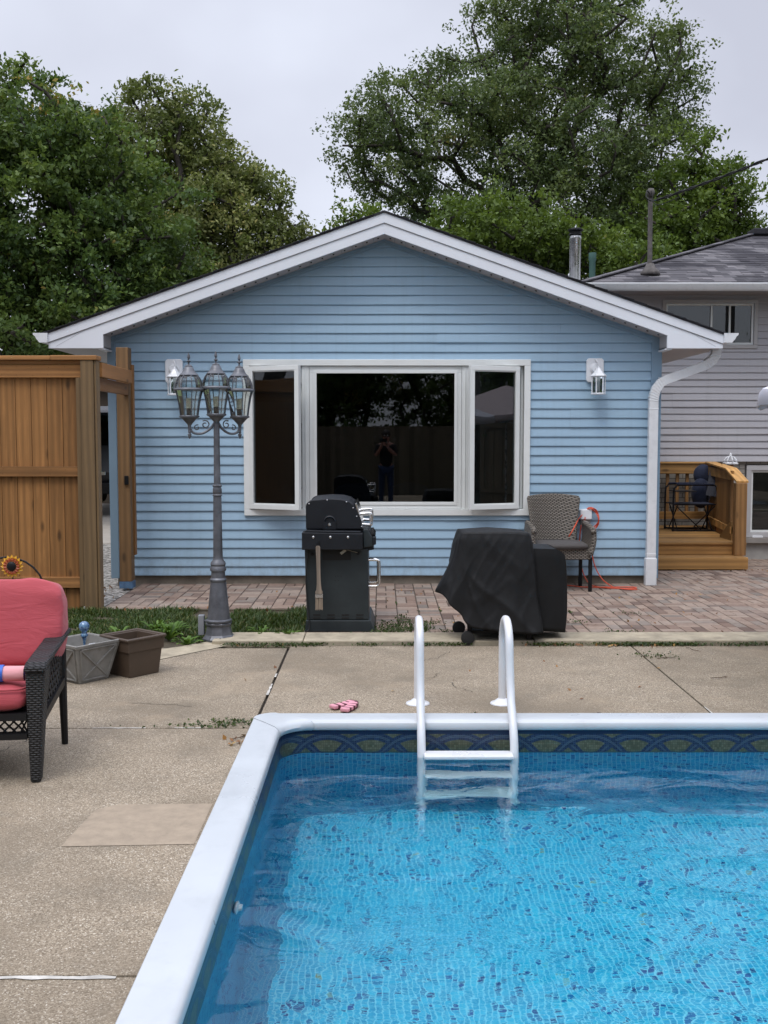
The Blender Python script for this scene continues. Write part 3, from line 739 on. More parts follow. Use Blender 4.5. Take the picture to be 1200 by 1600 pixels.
def sash(hx, wd, ang, left):
    """open casement: hinge edge at hx, swung out towards the pool"""
    s = 1 if left else -1
    Mt = Matrix.Translation(Vector((hx, WY - .02, 0))) @ Matrix.Rotation(-s * R(ang), 4, 'Z')
    mb = MB(); h0, h1 = iz0 + .006, iz1 - .006
    def B(a, b, ya, yb, c, d): mb.box(min(s * a, s * b), max(s * a, s * b), ya, yb, c, d, M=Mt)
    w_ = .052
    B(0, wd, -.03, .025, h1 - w_, h1); B(0, wd, -.03, .025, h0, h0 + w_); B(0, w_, -.03, .025, h0 + w_, h1 - w_); B(wd - w_, wd, -.03, .025, h0 + w_, h1 - w_)
    w2 = .064
    B(w_, wd - w_, -.022, .018, h1 - w2, h1 - w_); B(w_, wd - w_, -.022, .018, h0 + w_, h0 + w2)
    sa = mb.build('casement_sash', M['frame'], W, bevel=.003)
    mb = MB(); B(w_ + .001, wd - w_ - .001, -.004, .002, h0 + w2, h1 - w2); mb.build('casement_pane', M['glass'], W)
sash(ix0 - .001, .628, 25, True); sash(ix1 - .056, .60, 21, False)
mb = MB()
for x_ in (-.93, 1.02):
    mb = MB(); mb.tube([(x_, WY - .02, iz0 + .02), (x_ + (.06 if x_ < 0 else -.06), WY - .12, iz0 + .02)], .007, 6); mb.build('crank_arm', M['steel'], W)
for x_ in (-.885, .968):
    for z_ in (1.05, 1.45, 1.75, 2.2): mb = MB(); mb.box(x_ - .006, x_ + .006, WY - .028, WY + .02, z_, z_ + .03); mb.build('window_latch', M['steel'], W)

# chimney flue on the blue roof
fl = empty('flue_pipe', (2.54, 14.0, 3.05), 'shiny steel flue pipe with black cap behind the blue gable', 'chimney')
mb = MB(); mb.lathe([(.074, 2.95), (.074, 3.35), (.076, 3.352), (.074, 3.36), (.073, 4.20), (.078, 4.21), (.078, 4.23), (.070, 4.235), (.070, 4.25)], (2.54, 14.0, 0), 28); mb.build('pipe', M['steel'], fl, smooth=True, auto=30)
mb = MB(); mb.lathe([(.085, 4.262), (.088, 4.27), (.072, 4.29), (.072, 4.31), (.096, 4.315), (.098, 4.335), (.06, 4.35), (.0, 4.352)], (2.54, 14.0, 0), 28); mb.build('cap', M['black'], fl, smooth=True, auto=30)
mb = MB(); mb.lathe([(.0, 2.97), (.16, 2.97), (.15, 3.15), (.085, 3.2)], (2.54, 14.0, 0), 24); mb.build('flashing', M['steel'], fl, smooth=True)

# ================================================================== wall lanterns, outlet
def wall_lantern(x, z, label, lean):
    t = empty('wall_lantern', (x, WY, z), label, 'wall lamp', 'white lanterns on the blue wall')
    mb = MB(); c = .022; a, b, d, e = x - .095, x + .095, z - .13, z + .13
    mb.prism([(a + c, d), (b - c, d), (b, d + c), (b, e - c), (b - c, e), (a + c, e), (a, e - c), (a, d + c)], WY - .045, WY - .004); mb.build('backplate', M['white'], t, bevel=.006)
    mb = MB(); mb.lathe([(.058, 0), (.058, .012), (.045, .02), (.04, .03)], (0, 0, 0), 20, M=Matrix.Translation((x, WY - .046, z + .02)) @ Matrix.Rotation(R(90), 4, 'X')); mb.build('canopy', M['white'], t, smooth=True, auto=40)
    lx = x + lean; mb = MB(); pts = []
    for i in range(13):
        a_ = R(-60 + i * 25); pts.append((lx + .0 - .02 * math.sin(a_), WY - .08 - .035 * math.cos(a_ * .8), z + .05 + .045 * math.sin(a_) + .02))
    mb.tube(pts, .007, 8); mb.tube([(x, WY - .06, z + .02), (lx, WY - .14, z + .0)], .008, 8); mb.build('arm', M['white'], t, smooth=True)
    ly = WY - .16; mb = MB()
    mb.lathe([(.088, -.075), (.09, -.068), (.055, -.035), (.028, .005), (.012, .018), (.008, .035), (.0, .04)], (lx, ly, z - .0), 6, oct_=False); mb.build('roof_cap', M['white'], t)
    mb = MB(); mb.lathe([(.0, -.268), (.082, -.268), (.084, -.258), (.06, -.250), (.0, -.25)], (lx, ly, z), 6)
    for i in range(6):
        a_ = math.pi * 2 * i / 6; mb.tube([(lx + .070 * math.cos(a_), ly + .07 * math.sin(a_), z - .255), (lx + .072 * math.cos(a_), ly + .072 * math.sin(a_), z - .07)], .0065, 6)
    mb.build('cage', M['white'], t)
    mb = MB(); mb.lathe([(.058, -.25), (.060, -.08)], (lx, ly, z), 6); mb.build('glass', M['glass_clear'], t)
    mb = MB(); mb.lathe([(.0, -.25), (.018, -.25), (.016, -.18), (.014, -.15), (.006, -.12), (.0, -.115)], (lx, ly, z), 12); mb.build('candle_bulb', M['white'], t, smooth=True)
wall_lantern(-2.265, 2.345, 'white wall lantern at the left, half hidden behind the triple headed lamp post', .03)
wall_lantern(2.335, 2.355, 'white wall lantern right of the picture window near the downspout', .015)
ob = empty('outlet_box', (2.25, WY, .77), 'white weatherproof outlet box on blue siding behind the wicker chair', 'outlet box')
mb = MB(); mb.box(2.185, 2.315, WY - .085, WY - .004, .72, .835); mb.build('cover', M['white'], ob, bevel=.012)
mb = MB(); mb.box(2.195, 2.305, WY - .06, WY - .004, .655, .718); mb.build('base', plain('grey_box', (.25, .25, .25), .6), ob, bevel=.006)
# orange extension cord: coil on the wall, drop, loose loops on the pavers
orange = plain('orange_cord', (.62, .085, .035), .45, var=.1)
mb = MB(); pts = []
for i in range(90):
    a = i / 89 * math.pi * 2 * 3.3 + .6; rr_ = .105 + .012 * math.sin(i * .37)
    pts.append((2.31 + rr_ * .78 * math.cos(a), WY - .04 - .02 * math.sin(i * .9) - .0004 * i, .725 + rr_ * 1.08 * math.sin(a)))
pts += [(2.16, WY - .12, .73), (2.10, WY - .3, .69), (2.05, WY - .36, .62), (2.01, WY - .38, .56)]
mb.tube(pts, .0065, 6)
p2 = [(2.20, WY - .06, .66), (2.18, WY - .09, .45), (2.20, WY - .12, .2), (2.26, WY - .22, .04), (2.36, WY - .36, .010), (2.52, WY - .44, .010), (2.66, WY - .46, .010), (2.74, WY - .40, .010), (2.70, WY - .34, .010), (2.5, WY - .36, .012), (2.36, WY - .42, .020), (2.20, WY - .34, .010), (2.02, WY - .2, .010), (1.86, WY - .14, .010)]
p3 = [(2.32, WY - .05, .63), (2.33, WY - .08, .3), (2.40, WY - .16, .1), (2.5, WY - .3, .012), (2.6, WY - .5, .010), (2.72, WY - .52, .010)]
def smooth_path(p, n=8):
    P = [Vector(q) for q in p]; out = []
    for i in range(len(P) - 1):
        a = P[max(i - 1, 0)]; b = P[i]; c = P[i + 1]; d = P[min(i + 2, len(P) - 1)]
        for j in range(n):
            t = j / n; out.append(.5 * ((2 * b) + (c - a) * t + (2 * a - 5 * b + 4 * c - d) * t * t + (3 * b - a - 3 * c + d) * t ** 3))
    return out + [P[-1]]
mb.tube(smooth_path(p2), .0065, 6); mb.tube(smooth_path(p3), .0065, 6)
tag(mb.build('extension_cord', orange, smooth=True), 'orange extension cord coiled at the outlet and trailing onto the pavers', 'cord')

# ================================================================== GREY HOUSE
GY = 15.72
gh = empty('grey_house', (6, GY, 0), 'grey sided house with hipped shingle roof standing behind the blue wing', 'house')
GW = (4.155, 5.50, 2.985, 3.62); EZ = 3.80
mb = MB(); random.seed(21); siding(mb, 2.9, 12.5, 1.262, 3.72, GY, .1015, [GW], seam=.6); mb.build('siding', M['siding_grey'], gh, recalc=False)
mb = MB(); mb.box(2.9, 12.5, GY + .11, GY + .2, -.3, 3.7); mb.box(12.3, 12.5, GY + .1, 23, -.3, 3.7); mb.box(3.3, 3.4, GY + .2, 23, -.3, 3.7); mb.build('inner_wall', inm, gh)
def brick_mat():
    g = G('pale_brick'); p = g.map(g.gen(), (1, 1, 1)); cb = g.n('CombineXYZ'); sp = g.n('SeparateXYZ'); g.l(p, sp.inputs[0]); g.l(sp.outputs[0], cb.inputs[0]); g.l(sp.outputs[2], cb.inputs[1])
    b = g.n('TexBrick'); g.l(cb.outputs[0], b.inputs[0]); b.inputs['Scale'].default_value = 1; b.inputs['Brick Width'].default_value = .21; b.inputs['Row Height'].default_value = .072
    b.inputs['Mortar Size'].default_value = .006; b.inputs['Color1'].default_value = (.36, .34, .30, 1); b.inputs['Color2'].default_value = (.27, .25, .22, 1); b.inputs['Mortar'].default_value = (.11, .10, .09, 1)
    g.set(base=b.outputs[0], rough=.9); g.bump(b.outputs[1], -.5, .01); return g.m
mb = MB(); mb.box(2.9, 5.44, GY + .035, GY + .108, .30, 1.262); mb.box(2.9, 5.44, GY + .04, GY + .108, -.3, .30); mb.box(6.4, 12.5, GY + .035, GY + .108, .04, 1.262); mb.box(5.44, 6.4, GY + .035, GY + .108, 1.215, 1.262); mb.build('brick_wall', brick_mat(), gh)
mb = MB(); mb.box(5.44, 12.5, GY + .03, GY + .112, -.3, .04); mb.build('stucco_base', plain('grey_stucco', (.36, .35, .33), .9, var=.12, scale=9, bump=.4, bscale=50), gh)
def gwin(x0, x1, z0, z1, y, divs, parent, blind=False, w=.055):
    mb = MB(); frame(mb, x0, x1, z0, z1, w, y - .03, y + .09); fr = mb.build('window', plain('grey_white_frame', (.46, .455, .46), .5, var=.05), parent, bevel=.004)
    mb = MB(); frame(mb, x0 + w + .002, x1 - w - .002, z0 + w + .002, z1 - w - .002, .03, y - .0, y + .05)
    for d in divs: mb.box(d - .014, d + .014, y - .004, y + .045, z0 + w + .032, z1 - w - .032)
    mb.build('sash', M['frame'], fr, bevel=.002)
    mb = MB(); mb.box(x0 + w + .03, x1 - w - .03, y + .02, y + .026, z0 + w + .03, z1 - w - .03); mb.build('pane', M['glass'], fr)
    if blind:
        mb = MB(); z = z0 + w + .03
        while z < z1 - w - .03: mb.box(x0 + w + .03, x1 - w - .03, y + .05, y + .058, z, z + .019); z += .023
        mb.build('blind', plain('grey_blind', (.34, .35, .35), .6), fr)
    return fr
gwin(GW[0] - .01, GW[1] + .06, GW[2] - .05, GW[3] + .03, GY - .005, [4.88, 5.15], gh)
fr = gwin(5.462, 6.38, .125, 1.205, GY + .04, [5.95], gh, blind=True, w=.075)
mb = MB(); mb.box(5.44, 6.42, GY - .04, GY + .1, .04, .122); mb.build('sill', plain('stone_sill', (.27, .25, .23), .85, bump=.3), fr, bevel=.006)
mb = MB(); mb.box(5.56, 5.72, GY - .02, GY + .02, .122, .15); mb.build('window_crank', M['white'], fr, bevel=.005)
# eave, soffit, gutter, hipped roof of real shingle courses
ey = 15.10
mb = MB(); random.seed(2); x = 2.9
while x < 12.9: mb.box(x, x + .104, ey + .02, GY - .004, 3.715, 3.724); x += .108
mb.build('soffit', plain('grey_soffit', (.34, .32, .33), .6), gh)
mb = MB(); mb.prismx([(ey + a, EZ - .11 + b) for a, b in [(0, 0), (.0, .0), (-.08, 0), (-.095, .02), (-.11, .05), (-.125, .085), (-.125, .105), (-.115, .105), (-.1, .07), (-.085, .02), (0, .01)]], 2.8, 13); mb.build('gutter', M['gutter'], gh)
mb = MB(); mb.box(2.85, 13, ey - .005, ey + .02, 3.70, 3.80); mb.box(2.83, 2.85, ey, 22.6, 3.70, 3.80); mb.build('fascia', M['fascia'], gh)
def shingle_mat():
    g = G('grey_asphalt_shingles'); p = g.gen(); r = g.attr()
    c = g.ramp(r, [(0, (.075, .072, .08)), (.5, (.13, .125, .135)), (1, (.20, .19, .20))])
    st = g.noise(g.map(p, (1, 1, 1.0)), .75, 5, .6, .6); c = g.mix(g.ramp(st, [(.5, 0.0), (.58, .75)]), c, (.04, .038, .046))
    g.set(base=c, rough=.92, spec=.2); g.bump(g.noise(p, 160, 2), .5, .004); return g.m
HX, RP, hs = 2.83, 3.71, .37
mb = MB(); random.seed(9); ex = .135
yy = -.04; kk = 0
while yy < RP:
    y2 = min(yy + ex, RP); xa = HX + yy; xr = 13.0; x = xa - random.uniform(0, .3); 
    while x < xr:
        wd = random.choice((.14, .17, .20, .32)); a, b = max(x, xa - .0), min(x + wd, xr); x += wd
        if b <= a: continue
        z1, z2 = EZ + hs * yy, EZ + hs * y2; t = .012 + random.choice((0, 0, .005)); a2 = max(a, HX + y2) if a <= xa + .001 else a; b2 = max(b, a2)
        mb.add([(a, ey + yy, z1), (b, ey + yy, z1), (a, ey + yy, z1 + t), (b, ey + yy, z1 + t), (b2, ey + y2, z2 + .003), (a2, ey + y2, z2 + .003)], [(0, 1, 3, 2), (2, 3, 4, 5)])
    yy += ex; kk += 1
smat = shingle_mat(); mb.build('roof', smat, gh, recalc=False)
mb = MB(); mb.add([(HX - .02, ey - .05, EZ - .01), (HX + RP, ey + RP, EZ + hs * RP), (HX - .02, ey + 2 * RP + .05, EZ - .01)], [(0, 1, 2)]); mb.add([(HX, ey + 2 * RP, EZ), (HX + RP, ey + RP, EZ + hs * RP), (13, ey + RP, EZ + hs * RP), (13, ey + 2 * RP, EZ)], [(0, 1, 2, 3)])
mb.build('roof_side', smat, gh)
mb = MB(); n = 26
for i in range(n):
    t = i / n; q = Vector((HX, ey, EZ + .02)).lerp(Vector((HX + RP, ey + RP, EZ + hs * RP + .02)), t); mb.cbox(q + Vector((.07, .07, .03)), (.23, .16, .016), Matrix.Rotation(R(45), 4, 'Z') @ Matrix.Rotation(-math.atan(hs / 1.414), 4, 'Y'))
mb.build('hip_cap', smat, gh)
mb = MB(); mb.box(HX + RP - .05, 12.0, ey + RP - .18, ey + RP + .18, EZ + hs * RP - .02, EZ + hs * RP + .09); mb.build('ridge_vent', M['shingle_dark'], gh, bevel=.02)
t = empty('service_mast', (3.94, 15.66, 4.02), 'weathered electrical mast standing on the grey shingle roof', 'mast')
mast = plain('weathered_mast', (.10, .09, .085), .8, var=.4, scale=12, bump=.5)
mb = MB(); mb.tube([(3.94, 15.66, 3.95), (3.93, 15.66, 5.18)], [.037, .034], 10); mb.build('pole', mast, t, smooth=True, auto=40)
mb = MB(); mb.lathe([(.15, 3.99), (.14, 4.04), (.08, 4.10), (.055, 4.16)], (3.94, 15.64, 0), 16); mb.build('flashing', mast, t, smooth=True)
mb = MB(); mb.lathe([(.034, 5.12), (.052, 5.16), (.058, 5.2), (.04, 5.24), (.0, 5.25)], (3.93, 15.64, 0), 12); mb.build('weatherhead', mast, t, smooth=True)
mb = MB(); mb.tube(smooth_path([(3.90, 15.6, 5.16), (3.84, 15.5, 5.18), (3.82, 15.45, 5.08), (3.88, 15.42, 5.02), (3.98, 15.5, 5.05), (4.05, 15.4, 5.06)]), .010, 6); mb.tube(smooth_path([(3.92, 15.58, 5.2), (3.98, 15.5, 4.98), (4.2, 15.1, 5.0)]), .006, 5); mb.build('cable_loop', M['rubber'], t, smooth=True)
pa, pb = Vector((4.0, 15.55, 5.06)), Vector((9.0, 4.0, 7.0)); pts = []; pts2 = []
for i in range(121):
    u = i / 120; q = pa.lerp(pb, u); q.z -= .95 * 4 * u * (1 - u) * .5; pts.append(q + Vector((0, .012 * math.sin(i * 1.3), .012 * math.cos(i * 1.3)))); pts2.append(q + Vector((0, -.012 * math.sin(i * 1.3), -.012 * math.cos(i * 1.3))))
mb = MB(); mb.tube(pts, .014, 5); mb.tube(pts2, .011, 5); tag(mb.build('power_cable', M['rubber'], smooth=True), 'twisted overhead power cable running from the roof mast to the right', 'cable')
t = empty('utility_pole', (9.05, 3.9, 0), 'wooden utility pole beside the pool deck', 'utility pole'); mb = MB(); mb.tube([(9.05, 3.9, -.3), (9.05, 3.9, 7.6)], [.14, .10], 14); mb.build('pole', mast, t, smooth=True, auto=40); mb = MB(); mb.cbox((9.05, 3.9, 7.2), (1.6, .09, .11)); mb.build('cross_arm', mast, t)
mb = MB(); mb.lathe([(.05, 3.9), (.05, 4.42), (.06, 4.44), (.06, 4.55), (.0, 4.56)], (3.36, 17.0, 0), 14); tag(mb.build('vent_pipe', plain('teal_vent', (.07, .15, .13), .6), smooth=True, auto=40), 'short teal vent pipe rising between the steel flue and the grey roof', 'vent pipe')

# ================================================================== PORCH
po = empty('wooden_porch', (3.9, 14.2, 0), 'small wooden porch with two steps and railing against the grey house', 'porch')
mb = MB(); mb.box(2.95, 4.485, 12.85, 13.10, .128, .155); mb.box(2.95, 4.50, 12.83, 12.849, .005, .150, r=.6); mb.box(4.485, 4.505, 12.85, 15.0, .005, .150, r=.8); mb.box(4.30, 4.484, 13.102, 13.3, .128, .155); mb.build('lower_step', M['porch_x'], po, bevel=.005)
mb = MB(); mb.box(2.95, 4.45, 13.10, 13.119, .156, .285, r=.45); mb.box(4.452, 4.47, 13.12, 15.6, .156, .285, r=.7); mb.build('upper_riser', M['porch_x'], po, bevel=.004)
mb = MB(); y = 13.075; random.seed(4)
while y < 15.6: mb.box(2.95, 4.56 + max(0, (y - 13.6)) * .17, y, y + .138, .287, .315); y += .143
mb.build('deck_board', M['porch_x'], po, bevel=.004)
mb = MB(); mb.box(2.95, 4.94, 15.48, 15.60, 1.235, 1.262, r=.7); mb.build('back_cap', M['porch_x'], po, bevel=.005)
mb = MB(); mb.box(2.95, 4.9, 15.50, 15.54, 1.09, 1.232, r=.2); mb.box(2.95, 4.9, 15.50, 15.54, .42, .53, r=.3); mb.build('back_rail', M['porch_x'], po, bevel=.004)
for i in range(13):
    x = 3.05 + i * .145; mb = MB(); mb.box(x, x + .045, 15.545, 15.58, .42, 1.22); mb.build('baluster', M['porch_z'], po)
mb = MB()
def capseg(a, b, w=.075, t=.026):
    a, b = Vector(a), Vector(b); d = b - a; u = Vector((d.y, -d.x, 0)).normalized() * w
    vs = [a - u, a + u, b + u, b - u]; vs = [v - Vector((0, 0, t)) for v in vs] + vs; mb.add(vs, [(0, 1, 2, 3), (4, 7, 6, 5), (0, 4, 5, 1), (1, 5, 6, 2), (2, 6, 7, 3), (3, 7, 4, 0)], .9)
capseg((4.84, 15.5, 1.266), (4.50, 13.55, 1.232)); capseg((4.50, 13.55, 1.233), (4.475, 13.03, 1.085)); mb.build('side_cap', M['porch_y'], po, bevel=.004)
for i in range(14):
    t_ = i / 13; q = Vector((4.80, 15.35, 0)).lerp(Vector((4.49, 13.5, 0)), t_); mb = MB(); mb.box(q.x - .02, q.x + .02, q.y - .045, q.y + .045, .30, 1.205); mb.build('baluster', M['porch_z'], po)
mb = MB()
for z0_, z1_ in ((1.08, 1.20), (.40, .49)):
    a, b = Vector((4.77, 15.35, 0)), Vector((4.46, 13.3, 0)); mb.add([(a.x - .03, a.y, z0_), (b.x - .03, b.y, z0_), (b.x - .03, b.y, z1_), (a.x - .03, a.y, z1_), (a.x, a.y, z0_), (b.x, b.y, z0_), (b.x, b.y, z1_), (a.x, a.y, z1_)], [(0, 1, 2, 3), (4, 7, 6, 5), (3, 2, 6, 7), (0, 4, 5, 1), (1, 5, 6, 2)])
mb.build('side_rail', M['porch_y'], po)
mb = MB(); mb.box(4.385, 4.525, 12.99, 13.095, .156, 1.058, r=.75); mb.box(4.42, 4.50, 13.10, 13.14, .30, 1.05, r=.2); mb.build('front_post', plain('x', (0, 0, 0)) if False else M['porch_z'], po, bevel=.005)
mb = MB(); mb.prismx([(13.3, .30), (13.75, .30), (13.75, .34), (13.34, .56), (13.3, .56)], 4.44, 4.47); mb.build('brace', M['porch_y'], po)
t = empty('post_light', (5.055, 15.25, 1.24), 'white pointed post light peeking over the porch railing', 'post light')
mb = MB(); mb.lathe([(.12, 1.235), (.125, 1.25), (.10, 1.262), (.0, 1.263)], (5.055, 15.25, 0), 4, oct_=True); mb.build('base', M['white'], t)
mb = MB()
for i in range(8):
    a = i * math.pi / 4; mb.tube([(5.055 + r_ * math.cos(a), 15.25 + r_ * math.sin(a), z_) for r_, z_ in ((.095, 1.262), (.085, 1.30), (.055, 1.335), (.02, 1.35))], .008, 5)
mb.lathe([(.022, 1.345), (.03, 1.352), (.014, 1.362), (.02, 1.378), (.012, 1.39), (.0, 1.405)], (5.055, 15.25, 0), 10); mb.build('cage', M['white'], t, smooth=True)
mb = MB(); mb.box(5.02, 5.09, 15.215, 15.285, -.2, 1.23); mb.build('post', M['porch_z'], t)
# director's chair on the porch, facing left
dc = empty('folding_chair', (4.4, 14.8, .315), 'navy folding director chair with black tube frame on the porch', 'folding chair')
fr_ = plain('black_tube', (.015, .015, .018), .3, metal=.5)
for y_ in (14.60, 15.02):
    mb = MB(); x0_, x1_ = 4.06, 4.66
    pts = [(x0_, y_, .345), (x0_, y_, .86), (x0_ + .03, y_, .93), (x0_ + .09, y_, .96), (x1_ - .08, y_, .96), (x1_ - .02, y_, .94), (x1_, y_, .88), (x1_, y_, .345), (x1_ - .05, y_, .33), (x0_ + .05, y_, .33), (x0_, y_, .345)]
    mb.tube(smooth_path(pts, 3), .012, 8); mb.tube([(x0_, y_, .69), (x1_, y_, .69)], .010, 6); mb.tube([(x1_, y_, .7), (x1_ + .06, y_, 1.26)], .011, 8)
    for xx in (x0_, x1_): mb.tube([(xx, y_, .318), (xx, y_, .36)], .017, 8)
    mb.build('side_frame', fr_, dc, smooth=True, auto=40)
    mb = MB(); mb.box(x0_ + .04, x1_ - .05, y_ - .022, y_ + .022, .965, .982); mb.build('armrest', M['navy'], dc, bevel=.006)
mb = MB()
for xx in (4.12, 4.60): mb.tube([(xx, 14.60, .34), (xx, 15.02, .68)], .009, 6); mb.tube([(xx, 15.02, .34), (xx, 14.60, .68)], .009, 6)
mb.tube([(4.1, 14.6, .67), (4.45, 14.6, .34)], .008, 6); mb.tube([(4.64, 14.6, .67), (4.35, 14.6, .38)], .008, 6); mb.build('cross_brace', fr_, dc)
mb = MB(); mb.box(4.08, 4.64, 14.60, 15.02, .685, .70); mb.build('seat', M['navy'], dc, bevel=.004)
mb = MB(); mb.add([(4.64, 14.59, .80), (4.70, 14.59, 1.24), (4.70, 15.03, 1.24), (4.64, 15.03, .80), (4.655, 14.59, .80), (4.715, 14.59, 1.24), (4.715, 15.03, 1.24), (4.655, 15.03, .80)], [(0, 1, 2, 3), (4, 7, 6, 5), (0, 4, 5, 1), (1, 5, 6, 2), (2, 6, 7, 3), (3, 7, 4, 0)]); mb.build('backrest', M['navy'], dc)
# side tray folded up on the chair's front
mb = MB(); mb.cbox((4.22, 14.72, .875), (.30, .34, .015)); mb.build('tray', fr_, dc, bevel=.004)
bag = MB(); bag.ball((4.66, 15.24, 1.08), .12, 16, 10, (1.2, .7, 1.3)); bag.ball((4.62, 15.2, .82), .14, 16, 10, (1.0, .8, 1.6)); tag(bag.build('dark_bag', M['navy'], smooth=True), 'dark bag hanging on the railing behind the director chair', 'bag')
# ================================================================== WOODEN FENCE at the left
fe = empty('wooden_fence', (-2.75, 9.98, 0), 'tall brown stained wooden privacy fence beside the blue house', 'fence')
random.seed(31)
x = -7.6
while x < -2.87:
    mb = MB(); wd = .148; mb.box(x, x + wd - .0035, 10.0, 10.018, -.03, 2.30); mb.build('board', M['wood_z'], fe, bevel=.003); x += wd
mb = MB(); mb.box(-7.6, -2.86, 10.02, 10.03, -.03, 2.2, r=.1); mb.build('backing', M['wood_z'], fe)
# rails in front of the boards
for (za, zb, xe_) in ((2.185, 2.305, -2.813), (1.255, 1.348, -2.813), (.195, .295, -2.813)):
    mb = MB(); mb.box(-7.6, -5.2, 9.955, 9.999, za, zb); mb.box(-5.195, xe_, 9.955, 9.999, za, zb); 
    for q in range(10):
        for zz in (za + .025, zb - .025): mb.ball((-2.98 - q * .148 + random.uniform(-.01, .01), 9.954, zz + random.uniform(-.006, .006)), .0035, 6, 4, r=0.0)
    mb.build('rail', M['wood_x'], fe, bevel=.004)
mb = MB(); mb.box(-7.6, -3.09, 9.90, 10.05, 2.345, 2.385, r=.9); mb.box(-3.085, -2.655, 9.89, 10.06, 2.345, 2.387, r=.8); mb.box(-7.6, -2.82, 9.945, 9.954, 2.306, 2.344, r=.3); mb.build('cap_board', M['wood_x'], fe, bevel=.004)
mb = MB(); mb.box(-2.812, -2.69, 9.90, 10.05, -.05, 2.343); mb.box(-2.688, -2.665, 9.915, 10.04, -.02, 2.343); mb.build('post', M['wood_post'], fe, bevel=.006)
mb = MB(); mb.box(-2.865, -2.8125, 9.93, 9.999, .02, 2.18, r=.15); mb.build('post_trim', M['wood_post'], fe, bevel=.004)
for x in (-5.2, -7.5):
    mb = MB(); mb.box(x - .06, x + .06, 10.02, 10.14, -.05, 2.34); mb.build('post', M['wood_post'], fe, bevel=.006)
gp = empty('gate_post', (-2.75, 11.3, 0), 'rough brown timber gate post with blue foot standing against the siding', 'gate post')
mb = MB(); mb.box(-2.815, -2.685, 11.25, 11.40, .075, 2.575, r=.5); mb.build('post', M['wood_post'] if False else wood('gate_post_wood', (.28, .155, .062), 'z', grey=.08), gp, bevel=.006)
mb = MB(); mb.box(-2.70, -2.665, 11.36, 11.44, .35, 2.4, r=.3); mb.build('stop_board', M['wood_z'], gp, bevel=.004)
mb = MB(); mb.box(-2.82, -2.68, 11.245, 11.405, -.0, .074); mb.build('foot', plain('blue_foot', (.10, .19, .32), .7, var=.3, scale=20), gp, bevel=.004)
mb = MB(); mb.box(-2.742, -2.70, 11.225, 11.249, 1.12, 1.215); mb.build('latch', M['black'], gp, bevel=.004)
gb = empty('gate_beam', (-2.7, 10.6, 2.2), 'pair of timber beams spanning from the fence to the gate post', 'beam')
mb = MB(); mb.box(-2.685, -2.645, 10.051, 11.249, 2.195, 2.33, r=.95); mb.build('beam', M['wood_y'], gb, bevel=.004)
mb = MB(); mb.box(-2.735, -2.687, 10.051, 11.36, 2.07, 2.192, r=.1); mb.build('beam', M['wood_y'], gb, bevel=.004)

# dark van parked beyond the gate gap
va = empty('parked_van', (-6.3, 23.5, 0), 'dark parked van glimpsed through the gap beside the fence', 'van')
vb = plain('dark_van_paint', (.014, .015, .018), .2, var=.05); vm = MB()
vm.prismx([(21.9, .45), (21.8, .9), (21.95, 1.45), (22.15, 2.15), (22.4, 2.28), (26.0, 2.28), (26.8, 1.55), (27.6, 1.35), (27.8, .9), (27.8, .45)], -7.2, -5.2); vm.build('body', vb, va, bevel=.08)
mb = MB(); mb.prismx([(21.925, 1.46), (22.10, 2.08), (22.11, 2.08), (21.935, 1.46)], -7.05, -5.35); mb.build('rear_window', M['glass'], va)
mb = MB(); mb.box(-7.15, -5.25, 21.68, 21.81, .45, .68); mb.build('bumper', M['black'], va, bevel=.03)
mb = MB(); mb.box(-6.6, -5.7, 21.765, 21.80, .84, .92); mb.build('trim_strip', M['chrome'], va, bevel=.01)
for x in (-7.1, -5.36): mb = MB(); mb.box(x, x + .12, 21.78, 21.9, .95, 1.4); mb.build('tail_light', plain('tail_light_red', (.3, .01, .01), .2), va, bevel=.02)
for x in (-7.1, -5.35):
    for y in (22.7, 26.6): mb = MB(); mb.lathe([(.0, -.1), (.30, -.1), (.33, -.05), (.33, .05), (.30, .1), (.0, .1)], (x, y, .32), 24, M=Matrix.Rotation(R(90), 4, 'Y')); mb.build('wheel', M['rubber'], va, smooth=True, auto=40)
t = empty('brown_shed', (-5.0, 28.2, 0), 'dark shed behind the parked van', 'shed')
mb = MB(); mb.box(-9, -2.5, 28.2, 31, -.3, 3.0); mb.build('wall', plain('shed_wall', (.06, .045, .035), .9), t); mb = MB(); mb.prism([(-9.3, 2.95), (-2.2, 2.95), (-5.7, 4.2)], 28.0, 31.2); mb.build('roof', M['shingle_dark'], t)

# ================================================================== LAMP POST with three heads
LX, LY = -1.306, 8.37
lp = empty('lamp_post', (LX, LY, 0), 'weathered grey triple headed garden lamp post standing in the grass', 'lamp post')
mb = MB(); mb.lathe([(.0, .0), (.135, .0), (.135, .02), (.122, .035), (.112, .05), (.100, .10), (.097, .12), (.108, .128), (.108, .142), (.096, .15)], (LX, LY, 0), 8, oct_=True)
mb.build('foot', M['lampgrey'], lp, smooth=False, bevel=.003)
prof = [(.092, .148), (.105, .152), (.106, .165), (.092, .175), (.088, .20), (.064, .455), (.061, .47), (.066, .478), (.0665, .492), (.060, .50), (.056, .505), (.055, .555), (.064, .562), (.066, .575), (.060, .59), (.056, .60), (.062, .612), (.058, .63), (.044, .645), (.040, .66), (.038, .68), (.0325, 1.145), (.031, 1.155), (.038, 1.16), (.038, 1.168), (.031, 1.175), (.036, 1.19), (.036, 1.215), (.031, 1.23), (.037, 1.235), (.037, 1.243), (.029, 1.25), (.027, 1.26), (.0235, 1.70), (.022, 1.735)]
mb = MB(); mb.lathe(prof, (LX, LY, 0), 24); pl = mb.build('pole', M['lampgrey'], lp, smooth=True, auto=35)
